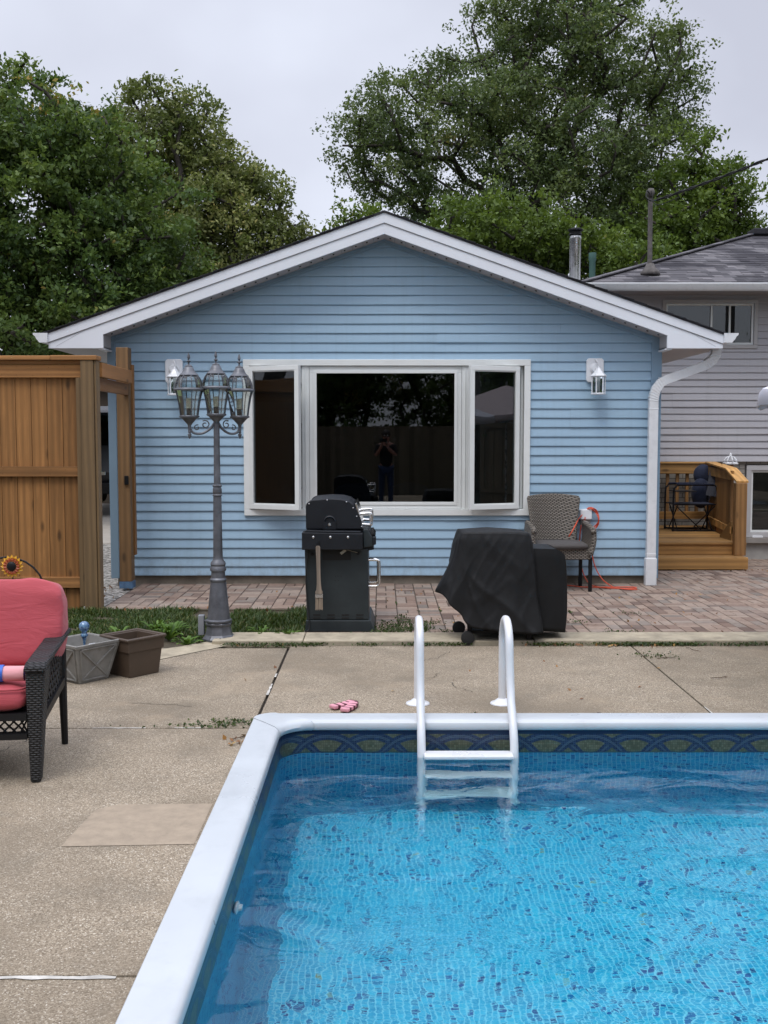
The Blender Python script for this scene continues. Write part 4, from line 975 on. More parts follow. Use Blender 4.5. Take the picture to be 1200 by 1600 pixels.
mb = MB(); mb.box(LX - .165, LX - .118, LY - .01, LY + .05, .04, .20); mb.tube([(LX - .12, LY + .02, .15), (LX - .08, LY + .02, .15)], .012, 8); mb.build('junction_box', plain('grey_box2', (.22, .23, .25), .5), lp, bevel=.006)
mb = MB(); mb.lathe([(.0, 0), (.012, .0), (.012, .006), (0, .006)], (0, 0, 0), 12, M=Matrix.Translation((LX + .03, LY - .128, .025)) @ Matrix.Rotation(R(90), 4, 'X')); mb.build('bolt', M['black'], lp)
def lantern(cx, cy, zb):
    """zb = height of the plate under the glass"""
    mb = MB()
    mb.lathe([(.0, zb - .085), (.012, zb - .08), (.016, zb - .06), (.030, zb - .045), (.055, zb - .018), (.066, zb - .008), (.078, zb - .004), (.079, zb + .006), (.070, zb + .012), (.0, zb + .013)], (cx, cy, 0), 16)
    mb.lathe([(.118, zb + .205), (.119, zb + .215), (.112, zb + .224), (.104, zb + .226), (.104, zb + .208)], (cx, cy, 0), 24)
    mb.lathe([(.073, zb + .318), (.075, zb + .326), (.068, zb + .334), (.055, zb + .345), (.046, zb + .362), (.036, zb + .385), (.031, zb + .39), (.030, zb + .398), (.018, zb + .405), (.007, zb + .412), (.006, zb + .425), (.016, zb + .432), (.016, zb + .437), (.006, zb + .444), (.006, zb + .452), (.012, zb + .462), (.010, zb + .48), (.003, zb + .50), (.0, zb + .502)], (cx, cy, 0), 20)
    for i in range(8):
        a = 2 * math.pi * (i + .5) / 8; c_, s_ = math.cos(a), math.sin(a)
        mb.tube([(cx + r_ * c_, cy + r_ * s_, zb + z_) for r_, z_ in ((.070, .01), (.076, .06), (.084, .11), (.094, .16), (.108, .206))], .0042, 5)
        mb.tube([(cx + r_ * c_, cy + r_ * s_, zb + z_) for r_, z_ in ((.108, .224), (.106, .25), (.098, .28), (.087, .305), (.072, .322))], .0042, 5)
    L_ = mb.build('lantern', M['lampgrey'], lp, smooth=True, auto=35)
    mb = MB(); mb.lathe([(.066, zb + .012), (.073, zb + .06), (.081, zb + .11), (.091, zb + .16), (.104, zb + .206)], (cx, cy, 0), 8, oct_=True); mb.f = mb.f[:-2]; mb.r = mb.r[:-2]; mb.build('lower_glass', M['glass_clear'], L_)
    mb = MB(); mb.lathe([(.104, zb + .226), (.103, zb + .25), (.095, zb + .28), (.084, zb + .305), (.070, zb + .32)], (cx, cy, 0), 8, oct_=True); mb.f = mb.f[:-2]; mb.r = mb.r[:-2]; mb.build('dome_glass', M['glass_clear'], L_)
    mb = MB(); mb.lathe([(.0, zb + .013), (.022, zb + .013), (.022, zb + .055), (.018, zb + .06), (.0, zb + .06)], (cx, cy, 0), 12); mb.build('socket', M['black'], L_, smooth=True, auto=40)
    pts = []
    for i in range(60):
        a = i * .75; pts.append((cx + .020 * math.cos(a), cy + .020 * math.sin(a), zb + .062 + .0014 * i))
    mb = MB(); mb.tube(pts, .0055, 6); mb.build('bulb', plain('pale_bulb', (.62, .62, .5), .4), L_, smooth=True)
lantern(LX, LY, 1.80); lantern(LX - .205, LY - .05, 1.785); lantern(LX + .172, LY + .09, 1.785)
for dx, dy in ((-.205, -.05), (.172, .09)):
    mb = MB(); P = lambda t, z: (LX + dx * t, LY + dy * t, z)
    mb.tube(smooth_path([P(.06, 1.745), P(.25, 1.69), P(.55, 1.655), P(.85, 1.66), P(1.0, 1.70), P(1.0, 1.72)], 6), [.010] * 31, 8)
    sp_ = []
    for i in range(22):
        a = i * .36; r_ = .034 * (1 - i / 30); sp_.append(P(.42 + r_ / .2 * math.cos(a + 1), 1.725 + r_ * math.sin(a + 1)))
    mb.tube(sp_, .005, 6)
    sp_ = []
    for i in range(18):
        a = i * .36; r_ = .024 * (1 - i / 26); sp_.append(P(.72 + r_ / .2 * math.cos(-a + 2), 1.70 + r_ * math.sin(-a + 2)))
    mb.tube(sp_, .0045, 6)
    mb.lathe([(.0, 1.61), (.006, 1.618), (.012, 1.635), (.016, 1.648), (.008, 1.658), (.014, 1.664), (.012, 1.67), (.012, 1.72)], (LX + dx, LY + dy, 0), 12)
    mb.build('arm', M['lampgrey'], lp, smooth=True, auto=40)

# ================================================================== OPEN GRILL seen from its side
gr = empty('gas_grill', (-.35, 8.98, 0), 'dark grey gas grill with closed lid, seen from its left side', 'grill')
GX0, GX1, GY0, GY1 = -.625, -.105, 8.72, 9.42
cab = MB()
cab.prism([(GX0, .10), (GX1, .10), (GX1 - .005, .70), (GX0 - .015, .70)], GY0, GY1); cab.prism([(GX0 - .018, .0), (GX1 + .05, .0), (GX1 + .012, .10), (GX0 - .005, .10)], GY0 - .012, GY1 + .01)
cb_ = cab.build('cabinet', M['grill'], gr, bevel=.008)
mb = MB()
for i in range(4):
    xx = GX0 + .055 + i * .12 - .002
    for zz in (.112, .138): mb.box(xx, xx + .062, GY0 - .0035, GY0 - .0005, zz, zz + .012)
for (xx, zz) in ((-.385, .47), (-.36, .47), (-.385, .435), (-.36, .435), (-.335, .47)): mb.lathe([(0, 0), (.004, 0), (.004, .002), (0, .002)], (0, 0, 0), 8, M=Matrix.Translation((xx, GY0 - .0005, zz)) @ Matrix.Rotation(R(90), 4, 'X'))
mb.build('vent_slots', M['hole'], cb_)
mb = MB(); mb.box(-.49, -.255, GY0 - .006, GY0 - .001, .605, .69); mb.build('opening', M['hole'], cb_)
mb = MB(); mb.prism([(-.655, .70), (-.155, .70), (-.155, .835), (-.655, .845)], GY0 - .10, GY0 + .06); mb.prism([(-.64, .845), (-.17, .837), (-.17, .85), (-.62, .86)], GY0 - .08, GY0 + .10); sh = mb.build('side_shelf', M['grill_lid'], gr, bevel=.01)
for xx in (-.56, -.42, -.275): mb = MB(); mb.ball((xx, GY0 - .102, .805), .011, 12, 8, (1, .5, 1)); mb.build('bolt', M['steel'], sh, smooth=True)
mb = MB(); mb.prism([(-.61, .68), (-.12, .68), (-.06, .69), (-.10, .86), (-.61, .86)], GY0 + .01, GY1); mb.build('firebox', M['grill_lid'], gr, bevel=.01)
# lid: cast end caps with a slightly smaller hood between
lidp = [(-.628, .862)]; 
for i in range(9):
    a = R(180 - i * 90 / 8); lidp.append((-.555 + .073 * math.cos(a), 1.05 + .058 * math.sin(a)))
lidp += [(-.44, 1.118), (-.33, 1.112), (-.27, 1.095), (-.235, 1.07), (-.20, 1.02), (-.17, .95), (-.150, .862)]
mb = MB(); mb.prism(lidp, GY1 - .06, GY1 - .02); mb.build('lid_end', M['grill_lid'], gr, bevel=.008)
mb = MB(); mb.prism(lidp, GY0 - .01, GY0 + .03); lid = mb.build('lid_end', M['grill_lid'], gr, bevel=.008)
lh = [(-.39 + (x + .39) * .97, .862 + (z - .862) * 1.0 - .004 if z > .87 else z) for x, z in lidp]
mb = MB(); mb.prism(lh, GY0 + .03, GY1 - .06); mb.build('lid', M['grill_lid'], gr, bevel=.006)
mb = MB(); mb.lathe([(.052, -.012), (.052, .004), (.044, .010), (.036, .004), (.032, -.004), (.0, -.004)], (0, 0, 0), 22, M=Matrix.Translation((-.43, GY0 - .012, .925)) @ Matrix.Rotation(R(90), 4, 'X')); mb.prism([(-.482, .862), (-.378, .862), (-.378, .925), (-.482, .925)], GY0 - .022, GY0 - .011); mb.build('lid_boss', M['grill_lid'], gr, smooth=True, auto=35)
mb = MB(); mb.lathe([(.012, 0), (.012, .012), (.0, .014)], (0, 0, 0), 12, M=Matrix.Translation((-.43, GY0 - .012, .905)) @ Matrix.Rotation(R(90), 4, 'X')); mb.build('hinge_pin', M['steel'], gr)
mb = MB()
for (x, z) in ((-.60, 1.075), (-.45, 1.105), (-.29, 1.09), (-.235, 1.04), (-.205, .97), (-.165, .885)): mb.ball((x, GY0 - .011, z), .006, 8, 6)
mb.build('lid_rivets', M['steel'], lid)
for y_ in (GY0 + .06, GY1 - .12):
    mb = MB(); mb.tube(smooth_path([(-.175, y_, .90), (-.10, y_, .895), (-.085, y_, .905), (-.085, y_, .975), (-.10, y_, .99), (-.19, y_, .985)], 3), .013, 10); mb.build('handle_bracket', M['chrome'], gr, smooth=True)
mb = MB(); mb.tube([(-.088, GY0 + .02, .94), (-.088, GY1 - .06, .94)], .015, 12); mb.build('lid_handle', M['chrome'], gr, smooth=True, auto=40)
mb = MB(); mb.prism([(-.218, 1.075), (-.205, 1.082), (-.150, .87), (-.165, .87)], GY0 - .004, GY1 - .03); mb.build('lid_front', M['chrome'], gr, bevel=.002)
mb = MB(); mb.prism([(-.15, .71), (-.07, .72), (-.06, .76), (-.115, .862), (-.15, .862)], GY0 - .02, GY1); mb.build('control_panel', M['grill'], gr, bevel=.006)
for i in range(3): 
    y_ = GY0 + .10 + i * .2; mb = MB(); mb.lathe([(.0, 0), (.028, 0), (.026, .03), (.0, .032)], (0, 0, 0), 16, M=Matrix.Translation((-.085, y_, .80)) @ Matrix.Rotation(R(60), 4, 'Y')); mb.build('knob', M['black'], gr, smooth=True, auto=40)
mb = MB(); mb.box(-.075, -.045, GY0 - .03, GY0 + .05, .735, .80); mb.build('hinge_bracket', M['grill_lid'], gr, bevel=.006)
hp = [(-.115, GY0 + .05, .60), (-.055, GY0 + .05, .60), (-.028, GY0 + .05, .595), (-.018, GY0 + .05, .57), (-.018, GY0 + .05, .415), (-.03, GY0 + .05, .385), (-.06, GY0 + .05, .378), (-.115, GY0 + .05, .378)]
mb = MB(); mb.tube(smooth_path(hp, 4), .011, 10); mb.build('door_handle', M['chrome'], gr, smooth=True, auto=50)
hp = [(x - .0 if x < -.1 else x - .012, y + .16, z + (.01 if z < .5 else -.012)) for x, y, z in hp]
mb = MB(); mb.tube(smooth_path(hp, 4), .011, 10); mb.build('door_handle', M['chrome'], gr, smooth=True, auto=50)
for xx in (-.56, -.09):
    for yy in (GY0 + .06, GY1 - .06):
        pass
mb = MB(); 
for (xx, zz) in ((-.575, .655), (-.195, .662)): mb.lathe([(.0, 0), (.014, 0), (.014, .008), (.0, .008)], (0, 0, 0), 12, M=Matrix.Translation((xx, GY0 - .002, zz)) @ Matrix.Rotation(R(90), 4, 'X'))
mb.build('knockouts', M['black'], cb_)
mb = MB(); mb.tube(smooth_path([(-.60, GY0 - .008, .70), (-.62, GY0 - .02, .58), (-.628, GY0 - .02, .4), (-.612, GY0 - .02, .2), (-.60, GY0 - .03, .05), (-.62, GY0 - .06, .015)]), .005, 6); mb.build('gas_hose', M['rubber'], gr, smooth=True)
# basting brush hanging on the grill's side
br = empty('basting_brush', (-.52, GY0 - .125, .6), 'worn wooden basting brush hanging from the grill side', 'brush')
bw = wood('brush_wood', (.27, .22, .175), 'z'); by = GY0 - .116
mb = MB(); pr = [(.011, .735), (.018, .725), (.0185, .70), (.016, .60), (.0155, .50), (.017, .42), (.022, .37), (.030, .355), (.030, .335)]
vs = []; 
for w_, z_ in pr:
    sh_ = (z_ - .53) * -.02; vs += [(-.518 + sh_ - w_, by, z_), (-.518 + sh_ + w_, by, z_), (-.518 + sh_ + w_, by + .014, z_), (-.518 + sh_ - w_, by + .014, z_)]
k = len(pr); mb.add(vs, [(i * 4 + j, i * 4 + (j + 1) % 4, (i + 1) * 4 + (j + 1) % 4, (i + 1) * 4 + j) for i in range(k - 1) for j in range(4)] + [(0, 1, 2, 3), tuple((k - 1) * 4 + j for j in range(4))]); mb.build('handle', bw, br, bevel=.003)
mb = MB(); mb.box(-.546, -.483, by - .002, by + .016, .305, .334); mb.build('ferrule', M['steel'], br)
mb = MB(); random.seed(2)
for i in range(70):
    x_ = random.uniform(-.543, -.486); y_ = random.uniform(by + .001, by + .013); mb.tube([(x_, y_, .306), (x_ + random.uniform(-.004, .004), y_, random.uniform(.20, .215))], .0012, 3)
mb.build('bristles', plain('bristle', (.42, .34, .26), .8), br)
mb = MB(); mb.tube(smooth_path([(-.518, by + .007, .725), (-.527, by + .004, .755), (-.518, by + .002, .775), (-.509, by + .004, .755), (-.518, by + .007, .725)], 4), .0025, 5); mb.build('loop', M['black'], br)
# paper tag on a string
tg = empty('paper_tag', (-.30, GY0 - .02, .67), 'small worn paper tag on a string across the grill side', 'tag')
mb = MB(); mb.tube(smooth_path([(-.36, GY0 - .012, .735), (-.31, GY0 - .018, .70), (-.26, GY0 - .018, .685), (-.20, GY0 - .010, .668)], 5), .0022, 5); mb.build('string', plain('string', (.4, .37, .3), .8), tg)
mb = MB(); mb.cbox((-.318, GY0 - .02, .675), (.052, .002, .022), Matrix.Rotation(R(-38), 4, 'Y')); mb.build('label_card', plain('worn_card', (.42, .40, .34), .8, var=.3, scale=60), tg)

# ================================================================== COVERED GRILL
cg = empty('barbecue_cart', (1.0, 8.4, 0), 'low barbecue on two black wheels hidden under a black cover', 'barbecue')
mb = MB(); mb.box(.66, 1.16, 8.26, 8.62, .30, .80); mb.build('firebox', M['grill_lid'], cg, bevel=.03)
for x_, y_, zb in ((.695, 8.22, .06), (.73, 8.60, .06), (1.165, 8.22, .03), (1.11, 8.60, .03)): mb = MB(); mb.box(x_ - .018, x_ + .018, y_ - .014, y_ + .014, zb, .45); mb.build('leg', M['black'], cg, bevel=.003)
mb = MB(); mb.box(.71, 1.15, 8.24, 8.60, .075, .10); mb.build('bottom_shelf', M['black'], cg, bevel=.003)
for x_, y_ in ((.678, 8.175), (.64, 8.62)):
    mb = MB(); mb.lathe([(.0, -.018), (.012, -.02), (.03, -.016), (.036, -.022), (.052, -.018), (.054, 0), (.052, .018), (.036, .022), (.0, .02)], (x_, y_, .054), 26, M=Matrix.Rotation(R(90), 4, 'X')); w_ = mb.build('wheel', M['rubber'], cg, smooth=True, auto=40)
    mb = MB(); mb.lathe([(.0, -.024), (.020, -.024), (.022, -.020), (.034, -.0235), (.036, -.019), (.0, -.019)], (x_, y_ - .002, .054), 20, M=Matrix.Rotation(R(-90), 4, 'X') @ Matrix.Rotation(R(180), 4, 'X')); mb.build('hub', plain('hub_grey', (.04, .04, .045), .4), w_, smooth=True, auto=40)
def cover_mesh():
    mb = MB(); rows = 40
    #         top x, y, z          hem x, y, z      (walked clockwise from the back left)
    L = [(.63, 8.60, .875, .53, 8.66, .42), (.615, 8.48, .885, .49, 8.56, .40), (.612, 8.34, .885, .478, 8.42, .395), (.618, 8.25, .883, .482, 8.22, .385), (.625, 8.20, .880, .515, 8.165, .345),
         (.66, 8.185, .882, .545, 8.15, .315), (.70, 8.18, .884, .60, 8.145, .255), (.74, 8.18, .885, .64, 8.14, .20), (.79, 8.178, .887, .72, 8.138, .145), (.85, 8.178, .888, .80, 8.135, .128), (.92, 8.178, .888, .90, 8.13, .118),
         (1.0, 8.178, .887, 1.0, 8.128, .108), (1.08, 8.18, .884, 1.10, 8.13, .10), (1.14, 8.185, .878, 1.19, 8.135, .098), (1.17, 8.20, .868, 1.235, 8.16, .10), (1.185, 8.26, .860, 1.25, 8.25, .10), (1.19, 8.45, .858, 1.25, 8.5, .12), (1.18, 8.60, .855, 1.24, 8.66, .14), (1.10, 8.63, .872, 1.12, 8.72, .15), (.90, 8.635, .882, .90, 8.74, .18), (.75, 8.63, .88, .68, 8.72, .28)]
    fine = []
    K = len(L)
    for i in range(K):
        for j in range(9):
            t = j / 9; a, b, c, d = (np.array(L[(i + q) % K]) for q in (-1, 0, 1, 2))
            fine.append(.5 * ((2 * b) + (c - a) * t + (2 * a - 5 * b + 4 * c - d) * t * t + (3 * b - a - 3 * c + d) * t ** 3))
    N = len(fine); cxy = np.array([.92, 8.41])
    for r in range(rows + 1):
        t = r / rows
        for i, p in enumerate(fine):
            top, hem = p[:3], p[3:]; e = t ** 1.12
            q = top * (1 - e) + hem * e; q[2] = top[2] * (1 - t) + hem[2] * t
            out = q[:2] - cxy; out = out / (np.linalg.norm(out) + 1e-6)
            edge = math.exp(-((t) / .06) ** 2); q[:2] -= out * .012 * edge; q[2] -= .012 * edge * 0
            amp = .003 + .042 * t
            w1 = mnoise.noise(Vector((q[0] * 4 + 1, q[1] * 4, q[2] * 2.0))); a1 = q[0] * 4.5 + (.88 - q[2]) * -3.5; a2 = q[0] * 7 + (.88 - q[2]) * 4.5
            rid = lambda v_: max(0.0, 1 - abs(v_) * 3.2) ** 1.6
            nz = w1 * amp * 1.2 + rid(mnoise.noise(Vector((a1 + w1, q[1] * 3, q[2] * 1.2)))) * (.006 + .008 * t) + rid(mnoise.noise(Vector((a2 * 1.3, 5 + q[1] * 3, q[2] * 2.0 + w1)))) * (.003 + .005 * t) + mnoise.noise(Vector((q[0] * 22, q[1] * 18, q[2] * 9))) * .003
            swag = .010 * math.sin(i * .245 + t * 3.2) * t
            q[:2] += out * (nz + swag); mb.v.append(tuple(q))
    for r in range(rows):
        for i in range(N): mb.f.append((r * N + i, r * N + (i + 1) % N, (r + 1) * N + (i + 1) % N, (r + 1) * N + i)); mb.r.append(.5)
    # the top: rings shrinking towards a slightly domed centre
    prev = 0
    base = len(mb.v)
    for k in range(1, 7):
        s = 1 - k / 6.5
        for i in range(N):
            x, y, z = mb.v[i]; x2 = cxy[0] + (x - cxy[0]) * s; y2 = cxy[1] + (y - cxy[1]) * s
            mb.v.append((x2, y2, z + .010 * (1 - s) + .006 * mnoise.noise(Vector((x2 * 9, y2 * 9, 0)))))
    for k in range(6):
        o1 = 0 if k == 0 else base + (k - 1) * N; o2 = base + k * N
        for i in range(N): mb.f.append((o1 + (i + 1) % N, o1 + i, o2 + i, o2 + (i + 1) % N)); mb.r.append(.5)
    mb.f.append(tuple(base + 5 * N + i for i in range(N))); mb.r.append(.5)
    return mb
gc = empty('grill_cover', (1.0, 8.4, 0), 'loose black cloth cover draped over the wheeled barbecue', 'grill cover')
cover_mesh().build('cover', M['cover'], gc, smooth=True, thick=.004)
# lower pocket of the cover over the side shelf
def pocket():
    mb = MB(); P = [(1.15, 8.60), (1.15, 8.28), (1.18, 8.235), (1.30, 8.225), (1.42, 8.235), (1.455, 8.28), (1.455, 8.58), (1.42, 8.62), (1.25, 8.62)]
    fine = []; K = len(P)
    for i in range(K):
        for j in range(5):
            t = j / 5; a, b, c, d = (np.array(P[(i + q) % K]) for q in (-1, 0, 1, 2)); fine.append(.5 * ((2 * b) + (c - a) * t + (2 * a - 5 * b + 4 * c - d) * t * t + (3 * b - a - 3 * c + d) * t ** 3))
    N = len(fine); rows = 18; cxy = np.array([1.31, 8.42])
    for r in range(rows + 1):
        t = r / rows
        for i, p in enumerate(fine):
            ztop = .745 - .055 * max(0, (p[0] - 1.38) / .08) ** 1.3 if p[0] > 1.38 else .752 - .02 * (p[0] - 1.15); zb = .105 - .02 * (p[0] - 1.15) / .3
            q = cxy + (p - cxy) * (1 - .035 * math.exp(-(t / .05) ** 2) + .0 * t); out = (p - cxy) / np.linalg.norm(p - cxy)
            sh_ = .015 * math.sin(math.pi * t) * (1 if p[0] > 1.3 else 0)
            q = q + out * (mnoise.noise(Vector((p[0] * 12, p[1] * 12, t * 2))) * .012 * t + .004 * math.sin(i * .8 + t * 2) * t); q[0] += sh_
            mb.v.append((q[0], q[1], ztop * (1 - t) + zb * t))
    for r in range(rows):
        for i in range(N): mb.f.append((r * N + i, r * N + (i + 1) % N, (r + 1) * N + (i + 1) % N, (r + 1) * N + i)); mb.r.append(.5)
    mb.f.append(tuple(range(N))[::-1]); mb.r.append(.5); return mb
pocket().build('shelf_pocket', M['cover'], gc, smooth=True, auto=50, thick=.003)

# ================================================================== WICKER CHAIR against the wall
wc = empty('wicker_chair', (1.93, 11.2, 0), 'grey brown woven wicker armchair with dark seat pad under the casement window', 'chair')
def grid_sheet(fn, nu, nv, th, closed=False):
    mb = MB()
    for j in range(nv + 1):
        for i in range(nu + 1): mb.v.append(tuple(fn(i / nu, j / nv)))
    for j in range(nv):
        for i in range(nu): a = j * (nu + 1) + i; mb.f.append((a, a + 1, a + nu + 2, a + nu + 1)); mb.r.append(.5)
    return mb
def backf(u, v):
    wtop = .275; wb = .225; hw = wb + (wtop - wb) * v ** 1.3; x = 1.88 + (u - .5) * 2 * hw
    z = .48 + v * (.485 + .025 * math.cos((u - .5) * 3.0)); y = 11.44 + .08 * v - .035 * math.cos((u - .5) * 2.6) * -1 - .05 * abs(u - .5) ** 2 * 4
    return (x, y, z)
grid_sheet(backf, 20, 16, .03).build('back', M['wicker_grey'], wc, smooth=True, thick=.035)
mb = MB(); mb.tube([backf(u / 20, 1.0) for u in range(21)], .020, 8); mb.tube([backf(0, v / 10) for v in range(11)], .018, 8); mb.tube([backf(1, v / 10) for v in range(11)], .018, 8); mb.build('back_rim', M['wicker_grey'], wc, smooth=True)
for s, xa in ((-1, 1.62), (1, 2.20)):
    def armf(u, v, s=s, xa=xa):
        y = 11.50 - u * .52; top = .70 - .045 * (1 - math.cos(u * 1.4)) - .012; z = .39 + (top - .39) * v
        return (xa + s * .028 * math.sin(v * 2.6) + s * .015 * (v - .5), y, z)
    grid_sheet(armf, 14, 12, .03).build('arm', M['wicker_grey'], wc, smooth=True, thick=.05)
    mb = MB(); mb.tube([armf(u / 14, 1.0) for u in range(15)] + [tuple(Vector(armf(1, 1)) + Vector((0, -.012, -.03)))], .030, 10); mb.tube([armf(1, v / 8) for v in range(9)], .026, 8); mb.build('armrest', M['wicker_grey'], wc, smooth=True)
mb = MB(); mb.box(1.62, 2.20, 10.99, 11.04, .34, .455); mb.box(1.62, 2.20, 11.04, 11.48, .40, .44); mb.build('apron', M['wicker_grey'], wc, bevel=.012)
for x_, y_ in ((1.63, 11.02), (2.20, 11.02), (1.65, 11.46), (2.18, 11.46)): mb = MB(); mb.box(x_ - .018, x_ + .018, y_ - .018, y_ + .018, 0.0, .36); mb.build('leg', M['black'], wc, bevel=.003)
def cushion(cx, cy, cz, w_, d_, h_, Mx=None, e=.28, nz=.01, nu=40, nv=20, zc=.42, zs=.8):
    mb = MB(); sg = lambda a, p: math.copysign(abs(a) ** p, a)
    for j in range(nv + 1):
        ph = -math.pi / 2 + math.pi * j / nv
        for i in range(nu):
            th = 2 * math.pi * i / nu; c = sg(math.cos(ph), zc)
            v = Vector((w_ / 2 * c * sg(math.cos(th), e), d_ / 2 * c * sg(math.sin(th), e), h_ / 2 * sg(math.sin(ph), zs)))
            q = v * 6; n = mnoise.noise(Vector((q.x * .8 + cx, q.y * .8 + cy, q.z)) * 1.0) * nz + mnoise.noise(q * 2.6) * nz * .4
            v += v.normalized() * n
            if Mx is not None: v = Mx @ v
            mb.v.append((v.x + cx, v.y + cy, v.z + cz))
    for j in range(nv):
        for i in range(nu): a = j * nu + i; b = j * nu + (i + 1) % nu; mb.f.append((a, b, b + nu, a + nu)); mb.r.append(.5)
    return mb
cushion(1.90, 11.20, .478, .56, .50, .085).build('seat_cushion', M['seatgrey'], wc, smooth=True)
# ================================================================== SOFA at the left edge
so = empty('wicker_sofa', (-2.45, 5.2, 0), 'black wicker patio sofa with coral pink cushions, its right arm in view', 'sofa')
def arm(xi, s):
    """s = +1: arm to the right of the seat.  xi = inner face"""
    mb = MB()
    # tapered front panel leg
    q = lambda a: xi + s * a
    vs = [(q(0), 4.86, 0), (q(.048), 4.86, 0), (q(.048), 4.92, 0), (q(0), 4.93, 0), (q(-.004), 4.83, .40), (q(.074), 4.83, .40), (q(.074), 4.95, .40), (q(-.004), 4.96, .40), (q(-.006), 4.825, .545), (q(.086), 4.825, .545), (q(.086), 4.97, .545), (q(-.006), 4.98, .545)]
    mb.add(vs, [(0, 1, 2, 3), (8, 9, 10, 11)] + [(a + i, a + (i + 1) % 4, a + 4 + (i + 1) % 4, a + 4 + i) for a in (0, 4) for i in range(4)]); mb.build('front_leg', M['wicker_black'], so, bevel=.012)
    mb = MB(); top = [(4.815, .535), (4.815, .560), (4.86, .578), (5.0, .588), (5.2, .602), (5.4, .620), (5.50, .625), (5.50, .60), (5.35, .592), (5.0, .560), (4.87, .548)]
    mb.prismx(top, min(q(-.010), q(.092)), max(q(-.010), q(.092))); mb.build('armrest', M['wicker_black'], so, bevel=.010)
    mb = MB(); mb.tube([(q(.045), 5.50, .0), (q(.045), 5.47, .30), (q(.045), 5.47, .60)], [.017, .022, .022], 8, flat=.9); mb.build('back_leg', M['rattan'], so, smooth=True, auto=40)
    mb = MB(); mb.prismx([(4.93, .27), (5.47, .33), (5.47, .37), (4.93, .31)], min(q(.03), q(.06)), max(q(.03), q(.06)))
    n = 9
    for i in range(-3, n):
        for sg in (1, -1):
            y0 = 4.97 + i * .06; pts = []
            for t in (0, 1):
                y = y0 + (.20 * t if sg > 0 else .20 * (1 - t)); z = .33 + .23 * t; pts.append((q(.045), min(max(y, 4.95), 5.46), z))
            if abs(pts[0][1] - pts[1][1]) > .03: mb.tube(pts, .0055, 5)
    mb.build('side_lattice', M['rattan'], so)
arm(-1.655, 1); arm(-3.25, -1)
mb = MB(); mb.box(-3.25, -1.66, 4.84, 4.90, .305, .338); mb.box(-3.25, -1.66, 4.84, 4.90, .215, .24); 
for i in range(40):
    x = -3.25 + i * .042
    for sg in (1, -1): mb.tube([(max(-3.25, min(x, -1.66)), 4.87, .238 if sg > 0 else .308), (max(-3.25, min(x + .07, -1.66)), 4.87, .308 if sg > 0 else .238)], .0048, 5)
mb.build('front_lattice', M['rattan'], so)
mb = MB(); mb.box(-3.25, -1.655, 4.90, 5.50, .29, .325); mb.box(-3.25, -1.66, 5.44, 5.50, .325, .80); mb.build('seat_frame', M['wicker_black'], so, bevel=.006)
for cx in (-2.06, -2.865):
    c_ = cushion(cx, 5.165, .40, .80, .66, .155, e=.16, nz=.006); c_.build('seat_cushion', M['pink'], so, smooth=True)
    mb = MB(); pts = []
    for i in range(49):
        th = 2 * math.pi * i / 48; sg = lambda a, p: math.copysign(abs(a) ** p, a); pts.append((cx + .397 * sg(math.cos(th), .18), 5.165 + .327 * sg(math.sin(th), .18), .452))
    mb.tube(pts, .006, 6); mb.build('piping', M['pink'], so, smooth=True)
    Mx = Matrix.Rotation(R(-14), 4, 'X'); bx = cx + (.065 if cx > -2.5 else 0)
    c_ = cushion(bx, 5.41, .672, .83, .20, .455, Mx, e=.22, nz=.012, nu=64, nv=34, zc=.24, zs=.5)
    # side creases gather towards the piped seam
    c_.v = [(x, y + .006 * math.sin(z * 70 + x * 9) * max(0, (abs(x - bx) - .25) / .15), z + .004 * math.sin(z * 55)) for x, y, z in c_.v]
    c_.build('back_cushion', M['pink'], so, smooth=True)
tw = empty('rolled_towel', (-1.85, 4.93, .52), 'rolled light pink towel with blue strap lying on the sofa seat', 'towel')
mb = MB(); mb.tube([(-2.30, 4.92, .515), (-1.68, 4.92, .512)], .036, 18); mb.build('roll', M['pinklight'], tw, smooth=True, auto=50)
mb = MB(); pts = [( -1.679, 4.92 + .001 * i * math.cos(i * .35), .512 + .001 * i * math.sin(i * .35)) for i in range(34)]; mb.tube(pts, .0022, 4); mb.build('end_spiral', plain('violet_edge', (.10, .05, .22), .7), tw)
mb = MB(); mb.tube([(-1.835, 4.92, .515), (-1.775, 4.92, .514)], .041, 18); mb.build('strap', plain('blue_strap', (.03, .12, .5), .5), tw, smooth=True, auto=50)
def turn(o, pivot, ang):
    P_ = Vector(pivot); v = Vector(o.location) - P_; o.location = P_ + Matrix.Rotation(ang, 3, 'Z') @ v; o.rotation_euler.z = ang
turn(so, (-1.645, 4.86, 0), R(6.5)); turn(tw, (-1.645, 4.86, 0), R(6.5))
# sunflower stake with arched rod
sf = empty('sunflower_stake', (-2.62, 7.3, 0), 'metal sunflower garden stake with black arched rod in front of the fence', 'garden stake')
mb = MB(); fx, fy, fz = -2.558, 7.25, .735
def petals(n, r0, r1, wd, off, col, nm, zoff):
    mb = MB()
    for i in range(n):
        a = 2 * math.pi * (i + off) / n; d = Vector((math.cos(a), 0, math.sin(a))); s_ = Vector((-math.sin(a), 0, math.cos(a))); c = Vector((fx, fy + zoff, fz))
        P = [c + d * r0, c + d * (r0 * .4 + r1 * .6) + s_ * wd + Vector((0, -.008, 0)), c + d * r1 + Vector((0, -.002, 0)), c + d * (r0 * .4 + r1 * .6) - s_ * wd + Vector((0, -.008, 0))]
        B = [p + Vector((0, .003, 0)) for p in P]
        mb.add(P + B, [(0, 1, 2, 3), (7, 6, 5, 4), (0, 4, 5, 1), (1, 5, 6, 2), (2, 6, 7, 3), (3, 7, 4, 0)])
    return mb.build(nm, col, sf)
